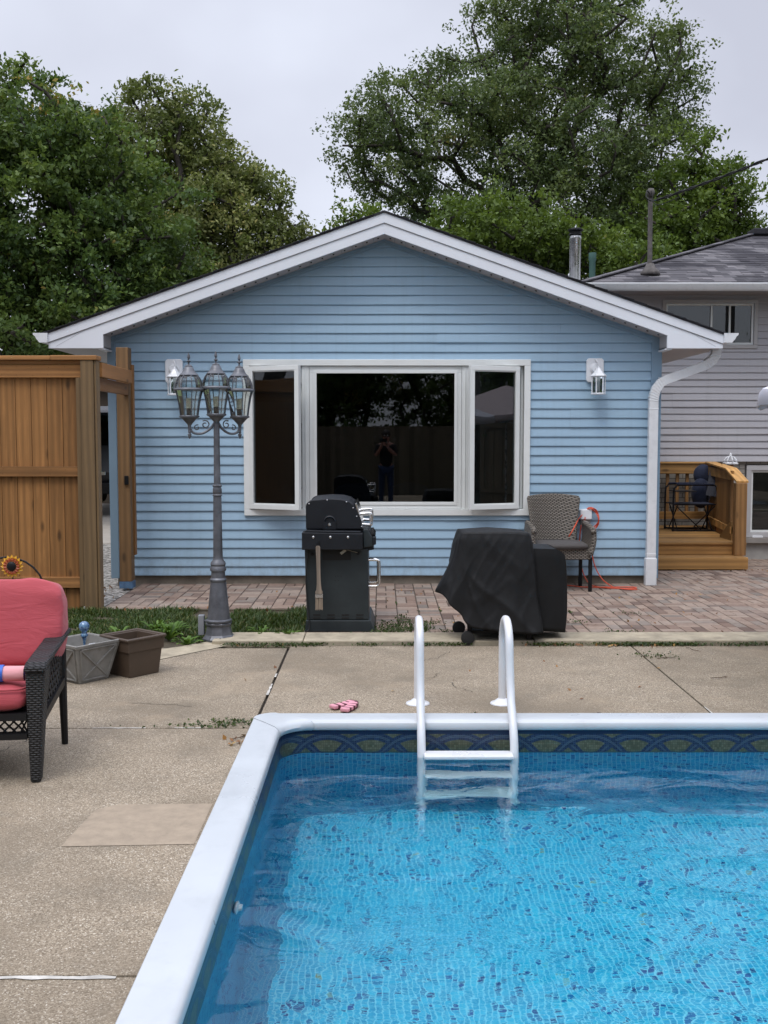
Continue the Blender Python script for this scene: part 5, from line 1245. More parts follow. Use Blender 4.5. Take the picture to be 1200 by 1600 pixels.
petals(16, .03, .080, .014, 0, plain('yellow_petal', (.72, .38, .03), .5), 'outer_petals', .002)
petals(15, .025, .062, .010, .5, plain('rusty_petal', (.38, .07, .02), .5), 'inner_petals', -.008)
mb = MB(); mb.ball((fx, fy - .012, fz), .033, 18, 10, (1, .45, 1)); mb.build('flower_centre', M['black'], sf, smooth=True)
mb = MB(); pts = [(-2.86, 7.27, 0), (-2.86, 7.27, .55)]
for i in range(13): a = R(180 - i * 15); pts.append((-2.60 + .26 * math.cos(a), 7.27, .55 + .245 * math.sin(a)))
pts += [(-2.34, 7.27, 0)]; mb.tube(pts, .007, 8); mb.tube([(fx, 7.26, 0), (fx, 7.26, fz)], .005, 6); mb.build('rod', M['black'], sf, smooth=True)

# ================================================================== PLANTERS
def frustum(mb, bx, by, tx, ty, z0, z1, wall=.012, rim=False):
    """open box: bottom half sizes bx,by; top half sizes tx,ty"""
    def ringv(hx, hy, z): return [(-hx, -hy, z), (hx, -hy, z), (hx, hy, z), (-hx, hy, z)]
    if rim:
        A = ringv(bx, by, z0) + ringv(tx, ty, z1) + ringv(tx - wall, ty - wall, z1) + ringv(bx - wall, by - wall, z0)
        return mb.add(A, [(a * 4 + i, a * 4 + (i + 1) % 4, ((a + 1) % 4) * 4 + (i + 1) % 4, ((a + 1) % 4) * 4 + i) for a in range(4) for i in range(4)])
    R_ = [ringv(bx, by, z0), ringv(tx, ty, z1), ringv(tx - wall, ty - wall, z1), ringv(bx + (tx - bx) * .25 - wall, by + (ty - by) * .25 - wall, z0 + (z1 - z0) * .25)]
    vs = [v for r in R_ for v in r]; fs = [(a * 4 + i, a * 4 + (i + 1) % 4, (a + 1) * 4 + (i + 1) % 4, (a + 1) * 4 + i) for a in range(3) for i in range(4)] + [(3, 2, 1, 0), (12, 13, 14, 15)]
    return mb.add(vs, fs)
# grey tapered planter, turned so that one corner faces the camera
gpn = empty('square_planter', (-2.012, 7.01, 0), 'weathered grey tapered square planter embossed with crosses', 'planter', rz=R(52))
greyp = plain('weathered_grey_resin', (.215, .21, .195), .75, var=.25, scale=9, bump=.25, bscale=40, dirt=.35)
mb = MB(); frustum(mb, .115, .12, .178, .178, 0, .265); frustum(mb, .182, .182, .186, .186, .245, .268, wall=.018, rim=True); body = mb.build('body', greyp, gpn, local=True, bevel=.004)
def onface(side, u, v):       # u in -1..1 across, v 0..1 up the outer face
    hx = .115 + (.178 - .115) * v; hz = .265 * v; o = hx + .003
    return {0: (u * hx, -o, hz), 1: (o, u * hx, hz), 2: (-u * hx, o, hz), 3: (-o, -u * hx, hz)}[side]
mb = MB()
for sd_ in range(4):
    for (a, b) in (((-.8, .1), (.8, .88)), ((.8, .1), (-.8, .88)), ((-.82, .08), (.82, .08)), ((-.82, .9), (.82, .9)), ((-.84, .08), (-.84, .9)), ((.84, .08), (.84, .9))):
        mb.tube([onface(sd_, *a), onface(sd_, *b)], .007, 6)
mb.build('embossing', greyp, gpn, local=True)
mb = MB(); mb.box(-.125, .125, -.125, .125, .12, .135); mb.build('potting_soil', M['soil'], gpn, local=True)
mb = MB(); mb.lathe([(.0, .135), (.03, .135), (.035, .23), (.031, .23), (.027, .15), (.0, .15)], (.07, -.03, 0), 18); mb.build('inner_cup', M['white'], gpn, local=True, smooth=True, auto=40)
def blue_glass():
    g = G('blue_swirl_glass'); n = g.noise(g.obj(), 22, 4, .6, 2.5); g.set(base=g.mix(g.ramp(n, [(.4, 0.0), (.6, 1.0)]), (.01, .05, .22), (.22, .42, .62)), rough=.08, trans=.35, coat=.6); return g.m
wb = empty('watering_globe', (-1.985, 6.96, .1), 'blue swirled glass watering globe stuck in the grey planter', 'watering globe')
mb = MB(); c = Vector((-1.985, 6.96, 0))
mb.lathe([(.006, .16), (.007, .24), (.010, .275), (.018, .295), (.026, .305), (.022, .315), (.014, .325), (.020, .333), (.031, .345), (.0355, .362), (.034, .378), (.026, .392), (.012, .400), (.0, .401)], (c.x, c.y, 0), 24)
mb.build('glass_bulb', blue_glass(), wb, smooth=True)
bp = empty('trough_planter', (-1.715, 7.19, 0), 'brown plastic trough planter standing right of the grey planter', 'planter', rz=R(50))
brown = plain('brown_plastic', (.075, .052, .036), .45, var=.12, scale=4, dirt=.15)
mb = MB(); frustum(mb, .122, .122, .142, .142, 0, .20, wall=.01); frustum(mb, .150, .147, .154, .150, .175, .262, wall=.018, rim=True); mb.build('body', brown, bp, local=True, bevel=.006)
mb = MB(); 
def rimring(hx, hy, z, r_): 
    pts = [(-hx, -hy, z), (hx, -hy, z), (hx, hy, z), (-hx, hy, z), (-hx, -hy, z)]
    for a, b in zip(pts, pts[1:]): mb.tube([a, b], r_, 8)
    for p_ in pts[:4]: mb.ball(p_, r_, 8, 6)
rimring(.154, .152, .262, .012); mb.build('rim', brown, bp, local=True, smooth=True, auto=60)
mb = MB(); mb.box(-.125, .125, -.125, .125, .13, .145); mb.build('potting_soil', M['soil'], bp, local=True)

# ================================================================== small things on the deck
pk = plain('pink_foam', (.66, .30, .36), .6, var=.12, scale=20); pd = plain('dark_maroon', (.09, .02, .03), .6)
def strap(x, y, rz_, label, segs):
    t = empty('padded_strap', (x, y, 0), label, 'swim strap', 'pink padded straps by the pool', rz=rz_)
    pts = []; px, py, a = 0, 0, 0
    for i, da in enumerate(segs):
        mb = MB(); T_ = Matrix.Translation((px, py, .018)) @ Matrix.Rotation(a, 4, 'Z'); mb.cbox((0, 0, 0), (.032, .056, .024), T_); mb.build('pad', pk, t, local=True, bevel=.007)
        px2 = px + math.cos(a) * .024; py2 = py + math.sin(a) * .024
        mb = MB(); mb.cbox((0, 0, 0), (.016, .058, .022), Matrix.Translation((px2, py2, .016)) @ Matrix.Rotation(a, 4, 'Z')); mb.build('band', pd, t, local=True)
        a += da; px += math.cos(a) * .046; py += math.sin(a) * .046
strap(-.285, 6.20, R(42), 'pink padded strap with dark bands, the left one lying on the deck', [-.1, .15, .15, .2])
strap(-.215, 6.13, R(70), 'pink padded strap with dark bands, the right one nearer the ladder', [-.1, .1, .2, .1])

# ================================================================== umbrella, fences and person that the panes mirror
def umbrella(x, y, zrim, rad, rise, label, mat_):
    t = empty('patio_umbrella', (x, y, 0), label, 'umbrella', 'patio umbrellas by the pool'); n = 8
    mb = MB(); vs = [(x, y, zrim + rise)]
    for k in range(1, 7):
        f = k / 6
        for i in range(n * 4):
            a = 2 * math.pi * i / (n * 4); w_ = 1 - .045 * abs(math.sin(a * n / 2)) * f; sag = -.03 * abs(math.sin(a * n / 2)) * f
            vs.append((x + rad * f * w_ * math.cos(a), y + rad * f * w_ * math.sin(a), zrim + rise * (1 - f ** 1.15) + sag * -1 * -1))
    N = n * 4
    for i in range(N): mb2 = vs[1 + 5 * N + i]; vs.append((mb2[0] + (mb2[0] - x) * .01, mb2[1] + (mb2[1] - y) * .01, mb2[2] - .10 - .010 * math.sin(i * 2.1)))
    fs = [(0, 1 + i, 1 + (i + 1) % N) for i in range(N)] + [(1 + k * N + i, 1 + (k + 1) * N + i, 1 + (k + 1) * N + (i + 1) % N, 1 + k * N + (i + 1) % N) for k in range(6) for i in range(N)]
    mb.add(vs, fs); mb.build('canopy', mat_, t, smooth=True, auto=50, thick=.004)
    mb = MB(); mb.tube([(x, y, 0), (x, y, zrim + rise + .08)], .022, 12); mb.build('pole', M['steel'], t, smooth=True, auto=40)
    mb = MB(); mb.lathe([(.0, .0), (.26, .0), (.26, .05), (.06, .09), (.04, .25), (.0, .25)], (x, y, 0), 20); mb.build('base', M['black'], t, smooth=True, auto=40)
    mb = MB()
    for i in range(n): a = 2 * math.pi * i / n; mb.tube([(x, y, zrim + rise - .03), (x + rad * .97 * math.cos(a), y + rad * .97 * math.sin(a), zrim + .0)], .008, 5)
    mb.build('ribs', M['steel'], t)
umbrella(3.965, 7.2, 1.955, 1.37, .45, 'white umbrella whose rim just enters at the right', plain('white_canvas', (.66, .66, .74), .8, var=.04))
umbrella(8.6, 5.2, 2.05, 1.6, .6, 'pale pinkish umbrella mirrored in the right casement pane', plain('pinkish_canvas', (.55, .46, .47), .8, var=.04))
oldw = wood('old_fence_wood', (.22, .17, .11), 'z', grey=.3)
def backfence(ax, pos, lo, hi, h, label):
    t = empty('board_fence', ((lo + hi) / 2, pos, 0) if ax == 'x' else (pos, (lo + hi) / 2, 0), label, 'fence'); mb = MB(); q = lo; i = 0
    while q < hi:
        mb = MB() if False else mb; w_ = .145; d_ = .0 if i % 2 else .02
        if ax == 'x': mb.box(q, q + w_, pos + d_, pos + d_ + .018, -.3, h)
        else: mb.box(pos + d_, pos + d_ + .018, q, q + w_, -.3, h)
        q += .148; i += 1
    mb.build('boards', oldw, t); mb = MB()
    for z_ in (.3, h - .25):
        if ax == 'x': mb.box(lo, hi, pos - .04, pos - .002, z_, z_ + .09)
        else: mb.box(pos - .04, pos - .002, lo, hi, z_, z_ + .09)
    mb.build('rails', oldw, t)
backfence('x', -8.5, -11, 13, 1.95, 'old board fence behind the photographer, mirrored in the picture window')
backfence('y', 11.5, -8.4, 12, 2.1, 'old board fence along the right side of the yard')
backfence('y', -9.5, -8.4, 9.9, 2.1, 'old board fence along the left side of the yard')
# ================================================================== TREES
def leaf_mat(name, stops, trans=.38):
    g = G(name); r = g.attr(); c = g.ramp(r, stops); n = g.noise(g.gen(), .55, 2)
    c = g.mix(g.ramp(n, [(.35, 0.0), (.7, .5)]), c, tuple(x * .6 for x in stops[len(stops) // 2][1]))
    g.set(base=c, rough=.5, spec=.35); tr = g.n('BsdfTranslucent'); g.l(g.mix(.5, c, (.14, .20, .02)), tr.inputs[0])
    mx = g.n('MixShader'); mx.inputs[0].default_value = trans; g.l(g.b.outputs[0], mx.inputs[1]); g.l(tr.outputs[0], mx.inputs[2]); g.l(mx.outputs[0], g.out.inputs[0]); return g.m
bark = plain('tree_bark', (.045, .038, .032), .95, var=.4, scale=10, bump=.8, bscale=30)
def leaves_mesh(name, pts, mat, parent, size, rng, rnd, up=.5, aspect=.55):
    N = len(pts); d = rng.normal(size=(N, 3)); d[:, 2] -= .3; d /= np.linalg.norm(d, axis=1)[:, None]
    nrm = rng.normal(size=(N, 3)); nrm[:, 2] += up * 2; b = np.cross(nrm, d); b /= np.linalg.norm(b, axis=1)[:, None] + 1e-9
    L = size * rng.uniform(.6, 1.35, N)[:, None]; W = L * aspect
    o0 = np.array(ORG.get(parent.name, (0, 0, 0))) if parent else np.zeros(3); P = pts - o0
    n2 = np.cross(d, b); v = np.stack([P - d * L * .5, P + b * W * .5 + n2 * W * .12, P + d * L * .5, P - b * W * .5 + n2 * W * .12], 1).reshape(-1, 3)
    me = bpy.data.meshes.new(name); me.vertices.add(4 * N); me.vertices.foreach_set('co', v.astype(np.float32).ravel())
    me.loops.add(4 * N); me.loops.foreach_set('vertex_index', np.arange(4 * N, dtype=np.int32)); me.polygons.add(N)
    me.polygons.foreach_set('loop_start', np.arange(0, 4 * N, 4, dtype=np.int32)); me.update(calc_edges=True)
    a = me.attributes.new('rnd', 'FLOAT', 'FACE'); a.data.foreach_set('value', rnd.astype(np.float32)); me.materials.append(mat)
    ob = bpy.data.objects.new(name, me); COL.objects.link(ob)
    if parent: ob.parent = parent; ORG[ob.name] = ORG.get(parent.name, (0, 0, 0))
    return ob
def tree(name, base, Y, s, lobes, ncl, per, leaf, mat, seed, cr, label, group, z_split=1.6, depth=2.0, trunk_r=.28):
    rng = np.random.default_rng(seed); t = empty(name, base, label, 'tree', group)
    LB = []
    for (px, py, rx, ry, *k) in lobes:
        cz = 1.626 + (683 - py) / s * .97; cx = (px - 596) / s; dep = k[0] if k else 0
        LB.append((cx, Y + dep, cz, rx / s, min(depth, rx / s * 1.1), ry / s))
    wts = np.array([l[3] * l[4] * l[5] for l in LB]) ** .72; wts /= wts.sum(); C = []
    tries = 0
    while len(C) < ncl and tries < ncl * 30:
        tries += 1; l = LB[rng.choice(len(LB), p=wts)]; d = rng.normal(size=3); d /= np.linalg.norm(d); q = d * rng.uniform(.12, 1) ** .42
        p = np.array([l[0] + q[0] * l[3], l[1] + q[1] * l[4], l[2] + q[2] * l[5]])
        if C and min(np.sum((np.array(C) - p) ** 2, 1)) < (cr * .72) ** 2: continue
        C.append(p)
    C = np.array(C); ncl = len(C)
    # branching skeleton: every clump hooks on to the nearest wood that is nearer the trunk
    b0 = np.array(base, float); nodes = []; par = []
    zt = b0[2]; k = 0
    top = C[:, 2].max(); cx, cy = C[:, 0].mean(), C[:, 1].mean(); H = z_split
    while zt < H: nodes.append(np.array([b0[0] + (cx - b0[0]) * .3 * (zt / H), b0[1], zt])); par.append(len(nodes) - 2); zt += .5
    anchor = nodes[-1]; order = np.argsort(np.linalg.norm((C - anchor) * [1, 1, .8], axis=1)); ends = []
    for ci in order:
        p = C[ci]; A = np.array(nodes); dA = np.linalg.norm(A - anchor, axis=1) ; dp = np.linalg.norm(p - anchor)
        cost = np.linalg.norm(A - p, axis=1) + .28 * dA + np.where(A[:, 2] > p[2] + .3, 1.2, 0) + np.where(dA > dp, 2, 0); j = int(np.argmin(cost)); a = nodes[j]
        L_ = np.linalg.norm(p - a); n = max(1, int(L_ / .55)); last = j
        for q in range(1, n + 1):
            u = q / n; m = a + (p - a) * u + (rng.normal(size=3) * .07 if q < n else 0) + np.array([0, 0, .12 * L_ * math.sin(math.pi * u) * .5]); nodes.append(m); par.append(last); last = len(nodes) - 1
        ends.append(last)
    wgt = np.zeros(len(nodes)); 
    for e in ends: wgt[e] += 1
    for i in range(len(nodes) - 1, 0, -1):
        if par[i] >= 0: wgt[par[i]] += wgt[i]
    rad = .016 + (trunk_r - .016) * (wgt / wgt.max()) ** .55
    mb = MB(); kids = {}
    for i, q in enumerate(par): kids.setdefault(q, []).append(i)
    done = set()
    def chain(i):
        ch = [i]
        while True:
            ks = kids.get(ch[-1], [])
            if not ks: return ch
            ch.append(max(ks, key=lambda z: wgt[z]))
    stack = [0]; used = set()
    while stack:
        i = stack.pop(); ch = chain(i)
        pr = [par[i]] if par[i] >= 0 else []
        pth = pr + ch; rr = [rad[z] for z in pth]
        if pr: rr[0] = rad[ch[0]]
        if len(pth) > 1: mb.tube([nodes[z] for z in pth], rr, 6 if rad[ch[0]] < .08 else 9, cap=False)
        for z in ch:
            for kk in kids.get(z, []):
                if kk not in ch: stack.append(kk)
    mb.build('trunk', bark, t, smooth=True, recalc=False)
    tone = rng.uniform(0, 1, ncl); pts = []; rn = []
    for i, c in enumerate(C):
        n = int(per * rng.uniform(.6, 1.4)); r = cr * rng.uniform(.7, 1.3)
        sub = rng.normal(size=(max(3, n // 22), 3)) * [r * .5, r * .5, r * .34]
        q = c + sub[rng.integers(0, len(sub), n)] + rng.normal(size=(n, 3)) * [r * .20, r * .20, r * .15]; pts.append(q)
        base_t = .15 + .6 * tone[i] if tone[i] < .988 else .93
        rn.append(np.clip(base_t + rng.normal(size=n) * .10, 0, 1))
    leaves_mesh('crown', np.concatenate(pts), mat, t, leaf, rng, np.concatenate(rn)); return t
mA = leaf_mat('mid_green_leaves', [(0, (0.039, 0.073, 0.028)), (.35, (0.077, 0.139, 0.041)), (.65, (0.142, 0.213, 0.051)), (.9, (0.218, 0.277, 0.066)), (1, (0.427, 0.284, 0.066))])
mB_ = leaf_mat('olive_green_leaves', [(0, (0.069, 0.097, 0.035)), (.4, (0.150, 0.186, 0.062)), (.75, (0.276, 0.293, 0.097)), (1, (0.506, 0.410, 0.140))])
mC = leaf_mat('deep_green_leaves', [(0, (0.043, 0.069, 0.034)), (.35, (0.087, 0.131, 0.056)), (.7, (0.165, 0.215, 0.078)), (.93, (0.251, 0.287, 0.095)), (1, (0.353, 0.274, 0.078))])
mD = leaf_mat('fresh_green_leaves', [(0, (0.051, 0.087, 0.016)), (.4, (0.093, 0.152, 0.026)), (.8, (0.170, 0.246, 0.039)), (1, (0.341, 0.290, 0.052))])
GT = 'trees growing behind the houses'
tree('deciduous_tree', (4.6, 28.5, -.3), 28, 58.75, [(625, 225, 92, 88, -.4), (590, 190, 55, 50), (560, 250, 45, 60), (735, 135, 105, 85, .5), (840, 62, 105, 82), (905, 20, 80, 60), (800, 25, 70, 55), (960, 110, 105, 85, -.5), (1015, 200, 85, 95, .3), (790, 235, 110, 100, -.8), (900, 260, 130, 100, -.6), (660, 300, 75, 50), (980, 320, 110, 85), (850, 350, 130, 70, -1), (1050, 160, 45, 50)],
     500, 260, .095, mC, 11, .52, 'huge dark green tree with spreading branches rising behind the gable', GT, z_split=4.2, depth=2.4, trunk_r=.36)
tree('deciduous_tree', (8.3, 25.5, -.3), 25, 65.8, [(1080, 330, 80, 78), (1120, 290, 40, 50), (1140, 350, 40, 45), (1040, 380, 80, 60), (1085, 245, 30, 40)], 110, 210, .11, mD, 12, .45, 'fresher green smaller tree behind the grey roof at the right', GT, z_split=3.4, depth=1.8, trunk_r=.2)
tree('deciduous_tree', (2.6, 22.5, -.3), 22, 74.8, [(760, 370, 110, 55), (850, 390, 80, 50), (700, 395, 80, 40), (560, 345, 30, 22), (935, 400, 60, 32), (990, 400, 50, 30)], 150, 210, .10, mD, 13, .42, 'low bushy tree just behind the right slope of the blue roof', GT, z_split=2.2, depth=1.6, trunk_r=.14)
tree('deciduous_tree', (-6.6, 20.5, -.3), 20, 82, [(15, 190, 105, 95), (95, 225, 90, 85), (150, 270, 90, 95, -.5), (215, 330, 90, 90), (60, 330, 120, 110, -.6), (170, 410, 130, 100, -.4), (40, 470, 130, 90), (-110, 280, 140, 190), (255, 440, 90, 90), (110, 520, 170, 70), (300, 510, 90, 60)],
     560, 210, .100, mA, 14, .42, 'broad mid green tree with some yellow leaves above the wooden fence', GT, z_split=2.4, depth=2.4, trunk_r=.3)
tree('deciduous_tree', (-4.6, 26.2, -.3), 26, 63.3, [(250, 205, 78, 68), (300, 190, 45, 45), (320, 275, 80, 85, .3), (380, 330, 68, 75), (420, 385, 55, 60), (300, 370, 110, 90), (445, 350, 24, 28), (370, 430, 100, 60), (225, 290, 60, 70)],
     330, 210, .105, mB_, 15, .45, 'olive tinted rounded tree behind the left slope of the blue roof', GT, z_split=3.0, depth=2.2, trunk_r=.26)
# the same kinds of tree stand behind the photographer and are mirrored in the panes
src = [o for o in COL.objects if o.name.startswith('deciduous_tree')]
HG = 'hedge trees behind the yard fences'
hd_ = tree('hedge_tree', (0, -12, -.3), -12, 80, [(596 + dx, py, 110, 90) for dx, py in ((-160, 560), (0, 520), (150, 570), (-60, 440), (90, 430), (0, 350), (-120, 650), (110, 650))], 190, 150, .13, mA, 21, .5, 'dense hedge tree behind the back fence, mirrored in the middle of the picture window', HG, z_split=1.4, depth=1.3, trunk_r=.14)
for x, y, lb in ((-4.4, -12.3, 'dense hedge tree behind the back fence left of the middle one'), (4.3, -11.8, 'dense hedge tree behind the back fence right of the middle one'), (8.6, -12.4, 'dense hedge tree behind the right end of the back fence'), (-8.8, -12, 'dense hedge tree behind the left end of the back fence'), (14.2, -4, 'dense hedge tree beyond the right fence, nearest the back'), (14.5, .5, 'dense hedge tree beyond the right fence, level with the photographer'), (14.0, 5, 'dense hedge tree beyond the right fence, level with the pool')):
    c = copy_tree(hd_); c.location = (x, y, -.3); c.rotation_euler.z = x * 1.7; c['label'] = lb
for (k, x, y, a, lb) in ((3, -2.0, -16.0, 2.0, 'tree behind the back fence, mirrored left in the picture window'), (4, 4.0, -14.5, .7, 'tree behind the back fence, mirrored right in the picture window'), (3, 8.5, -15, 4.0, 'tree beyond the back fence at its right end'), (4, -8, -14, 2.6, 'tree beyond the back fence at its left end'), (4, 16, 0, 1.0, 'tree beyond the right fence, mirrored in the right casement'), (3, 17, 9, 3.2, 'tree beyond the right fence near the grey house'), (4, -14, 3, 5, 'tree beyond the left side fence')):
    o = src[k]; c = copy_tree(o); c.location = (x, y, -.3); c.rotation_euler.z = a; c['label'] = lb; c['group'] = 'trees behind the yard fences'

# ================================================================== GRASS, WEEDS, LEAVES
def blades(name, pts, hts, mat, rng, wd=.0035, lean=.5):
    N = len(pts); a = rng.uniform(0, 2 * math.pi, N); dx = np.stack([np.cos(a), np.sin(a), np.zeros(N)], 1); b = np.stack([-np.sin(a), np.cos(a), np.zeros(N)], 1)
    ln = hts * rng.uniform(.1, lean * 2, N); P = pts; up = np.array([0, 0, 1.0])
    w = (wd * rng.uniform(.6, 1.5, N))[:, None]
    m = P + dx * (ln * .3)[:, None] + up * (hts * .6)[:, None]; tp = P + dx * ln[:, None] + up * hts[:, None] * .95
    v = np.stack([P - b * w, P + b * w, m + b * w * .8, m - b * w * .8, tp], 1).reshape(-1, 3); f = []
    for i in range(N): o = 5 * i; f += [(o, o + 1, o + 2, o + 3), (o + 3, o + 2, o + 4)]
    mb = MB(); mb.v = [tuple(q) for q in v]; mb.f = f; mb.r = [x for r in rng.uniform(0, 1, N) for x in (r, r)]
    return mb.build(name, mat, recalc=False)
gm = leaf_mat('grass_blades', [(0, (.022, .045, .012)), (.5, (.045, .085, .018)), (.85, (.075, .12, .028)), (1, (.22, .18, .07))], .25)
rng = np.random.default_rng(5); N = 26000
gx = rng.uniform(-3.6, -.645, N); gy = rng.uniform(8.08, 9.90, N)
keep = np.ones(N, bool); nz = np.array([mnoise.noise(Vector((x * 2.2, y * 2.2, 0))) for x, y in zip(gx, gy)])
keep &= (nz > -.28) ; keep &= ~((gx > -1.33) & (gy < 8.56)); keep &= ~((gx > -2.0) & (gx < -1.2) & (gy < 8.02 + (gx + 2.0) * .38)); keep &= (gx - LX) ** 2 + (gy - LY) ** 2 > .015
gx, gy, nz = gx[keep], gy[keep], nz[keep]
h = rng.uniform(.018, .055, len(gx)) * (1 + .6 * nz); h = np.where((gx > -1.1) | (np.abs(gx + 1.9) < .25), h * 1.35, h)
tag(blades('grass', np.stack([gx, gy, np.full(len(gx), -.02)], 1), h, gm, rng, wd=.0042), 'short rough grass between the pavers and the pool deck', 'grass', kind='stuff')
wm = leaf_mat('weed_leaves', [(0, (.06, .12, .02)), (.6, (.11, .21, .035)), (1, (.17, .28, .06))], .3)
def weed(x, y, r_, n, hh, label, seed):
    rg = random.Random(seed); mb = MB()
    for i in range(n):
        a = rg.uniform(0, 6.28); L_ = r_ * rg.uniform(.5, 1.1); e = rg.uniform(.3, 1.3); w_ = L_ * rg.uniform(.07, .13); ht = hh * rg.uniform(.5, 1.1)
        d = Vector((math.cos(a), math.sin(a), 0)); s_ = Vector((-d.y, d.x, 0)); c = Vector((x, y, -.012)); v = []
        for t, ww in ((0, .3), (.3, .9), (.6, 1), (.85, .6), (1, .08)):
            p = c + d * (L_ * (t ** .8) * min(1, e)) + Vector((0, 0, ht * math.sin(min(t * 2.0, 2.4)) + .0)); v += [p - s_ * w_ * ww, p + Vector((0, 0, -.004)), p + s_ * w_ * ww]
        mb.add(v, [(k * 3 + j, k * 3 + j + 1, k * 3 + j + 4, k * 3 + j + 3) for k in range(4) for j in range(2)], rg.random())
    o = mb.build('leafy_weed', wm, smooth=True, recalc=False); tag(o, label, 'weed', 'bright weeds in the grass'); return o
for i, (x, y, r_, n, hh, lb) in enumerate(((-1.72, 8.42, .20, 44, .13, 'bright green leafy weed between the brown planter and the lamp post'), (-1.53, 8.18, .13, 30, .075, 'low bright weed at the foot of the lamp post'), (-1.88, 8.72, .16, 30, .12, 'grassy weed behind the brown trough planter'), (-.98, 8.58, .13, 26, .08, 'weed tuft right of the lamp post'), (-.76, 8.48, .12, 26, .07, 'weed tuft in front of the open grill corner'), (-2.15, 8.5, .12, 22, .09, 'weed tuft behind the grey square planter'))): weed(x, y, r_, n, hh, lb, 40 + i)
# creeping weeds in the joints
P = []; Rn = []
def spread(n, fx, fy, sx, sy, lo, hi, z=.004):
    x = rng.normal(fx, sx, n); y = rng.normal(fy, sy, n); P.append(np.stack([x, y, rng.uniform(z, z + .018, n)], 1)); Rn.append(rng.uniform(lo, hi, n))
for k in range(150):
    x = rng.uniform(-1.3, 5.5); 
    if mnoise.noise(Vector((x * 1.7, 3, 0))) > -.10: spread(rng.integers(8, 42), x, 8.13, .05, .018, .15, .8)
for k in range(9): spread(60, rng.normal(2.05, .35), 8.16, .07, .03, .2, .85)
for (x, y, sx, sy, n) in ((.12, 8.95, .10, .12, 330), (.30, 9.1, .12, .08, 220), (.05, 8.7, .09, .06, 240), (.38, 8.85, .02, .16, 130), (.2, 8.78, .14, .05, 200), (.18, 9.35, .03, .12, 70), (.55, 8.7, .06, .03, 50), (1.7, 9.15, .05, .03, 40), (2.0, 8.62, .10, .06, 110), (2.25, 9.6, .12, .04, 26), (-.9, 8.12, .12, .05, 240), (-.64, 8.2, .12, .07, 200), (-.45, 8.35, .12, .05, 90), (-.80, 5.90, .10, .03, 130), (-.90, 5.84, .10, .02, 70), (2.0, 7.7, .09, .05, 80), (-1.05, 5.80, .15, .008, 50), (.55, 6.02, .12, .012, 40), (-.1, 6.03, .12, .010, 26)): spread(n, x, y, sx, sy, .1, .8)
for k in range(70):      # along the paver joints
    j = rng.integers(0, 24); x = -2.66 + .2005 * (j + 10 - 10); y = rng.uniform(8.6, 10.4)
    if x > -.6: spread(rng.integers(3, 14), x, y, .006, .05, .2, .8, .0)
jm = leaf_mat('joint_weeds', [(0, (.02, .03, .01)), (.3, (.04, .06, .018)), (.6, (.06, .095, .025)), (.85, (.10, .13, .03)), (1, (.16, .07, .04))], .2)
P = np.concatenate(P); tag(leaves_mesh('creeping_weeds', P, jm, None, .021, rng, np.concatenate(Rn), up=1.0, aspect=.6), 'creeping weeds growing in the joints of the curb and pavers', 'weeds', kind='stuff')
P = []; Rn = []
for (n, x, y, sx, sy, z) in ((40, 1.4, 10.8, 1.0, .5, .006), (26, 3.6, 11.4, .8, .9, .006), (50, 4.7, 12.8, .25, .12, .006), (40, 2.2, 9.4, .5, .3, .006), (22, .5, 9.3, .4, .3, .006), (26, .2, 10.9, .8, .12, .006), (25, -1.7, 9.8, .5, .06, .03), (30, -.85, 8.25, .2, .08, .01), (34, 1.9, 8.10, .35, .03, .01), (16, .62, 6.03, .14, .012, .01), (12, -.77, 5.55, .03, .06, .01), (14, .9, 7.3, 1.2, .5, .004), (60, -4.4, 15.6, .9, .25, .0), (40, -2.9, 10.9, .1, .4, .0)):
    P.append(np.stack([rng.normal(x, sx, n), rng.normal(y, sy, n), np.full(n, z)], 1)); Rn.append(rng.uniform(0, 1, n))
P = np.concatenate(P); P[:, 2] += np.array([pz(a[0], a[1]) for a in P])
dm = leaf_mat('dry_leaves', [(0, (.10, .035, .02)), (.4, (.22, .09, .03)), (.8, (.34, .17, .05)), (1, (.40, .28, .10))], .1)
tag(leaves_mesh('dry_leaves', P, dm, None, .032, rng, np.concatenate(Rn), up=2.5, aspect=.6), 'scattered brown dry leaves on the pavers and the deck edge', 'dry leaves', kind='stuff')
tg2 = MB(); random.seed(8)
for (x, y, a, n) in ((2.35, 8.02, -.6, 6), (2.22, 7.0, -.2, 5), (-.80, 5.55, 1.4, 5), (2.02, 7.62, .3, 6), (1.8, 6.08, .2, 5), (1.2, 6.05, 0, 4)):
    p = [(x, y, .006)]
    for i in range(n): a += random.uniform(-.5, .5); x += math.cos(a) * .025; y += math.sin(a) * .025; p.append((x, y, .006 + random.uniform(0, .004)))
    tg2.tube(p, .0022, 4)
    for q in p[1:]: b = random.uniform(0, 6); tg2.tube([q, (q[0] + .02 * math.cos(b), q[1] + .02 * math.sin(b), .008)], .0013, 3)
tag(tg2.build('twigs', plain('dry_twig', (.07, .04, .025), .9)), 'tiny dry twigs scattered on the pool deck', 'twigs', kind='stuff')

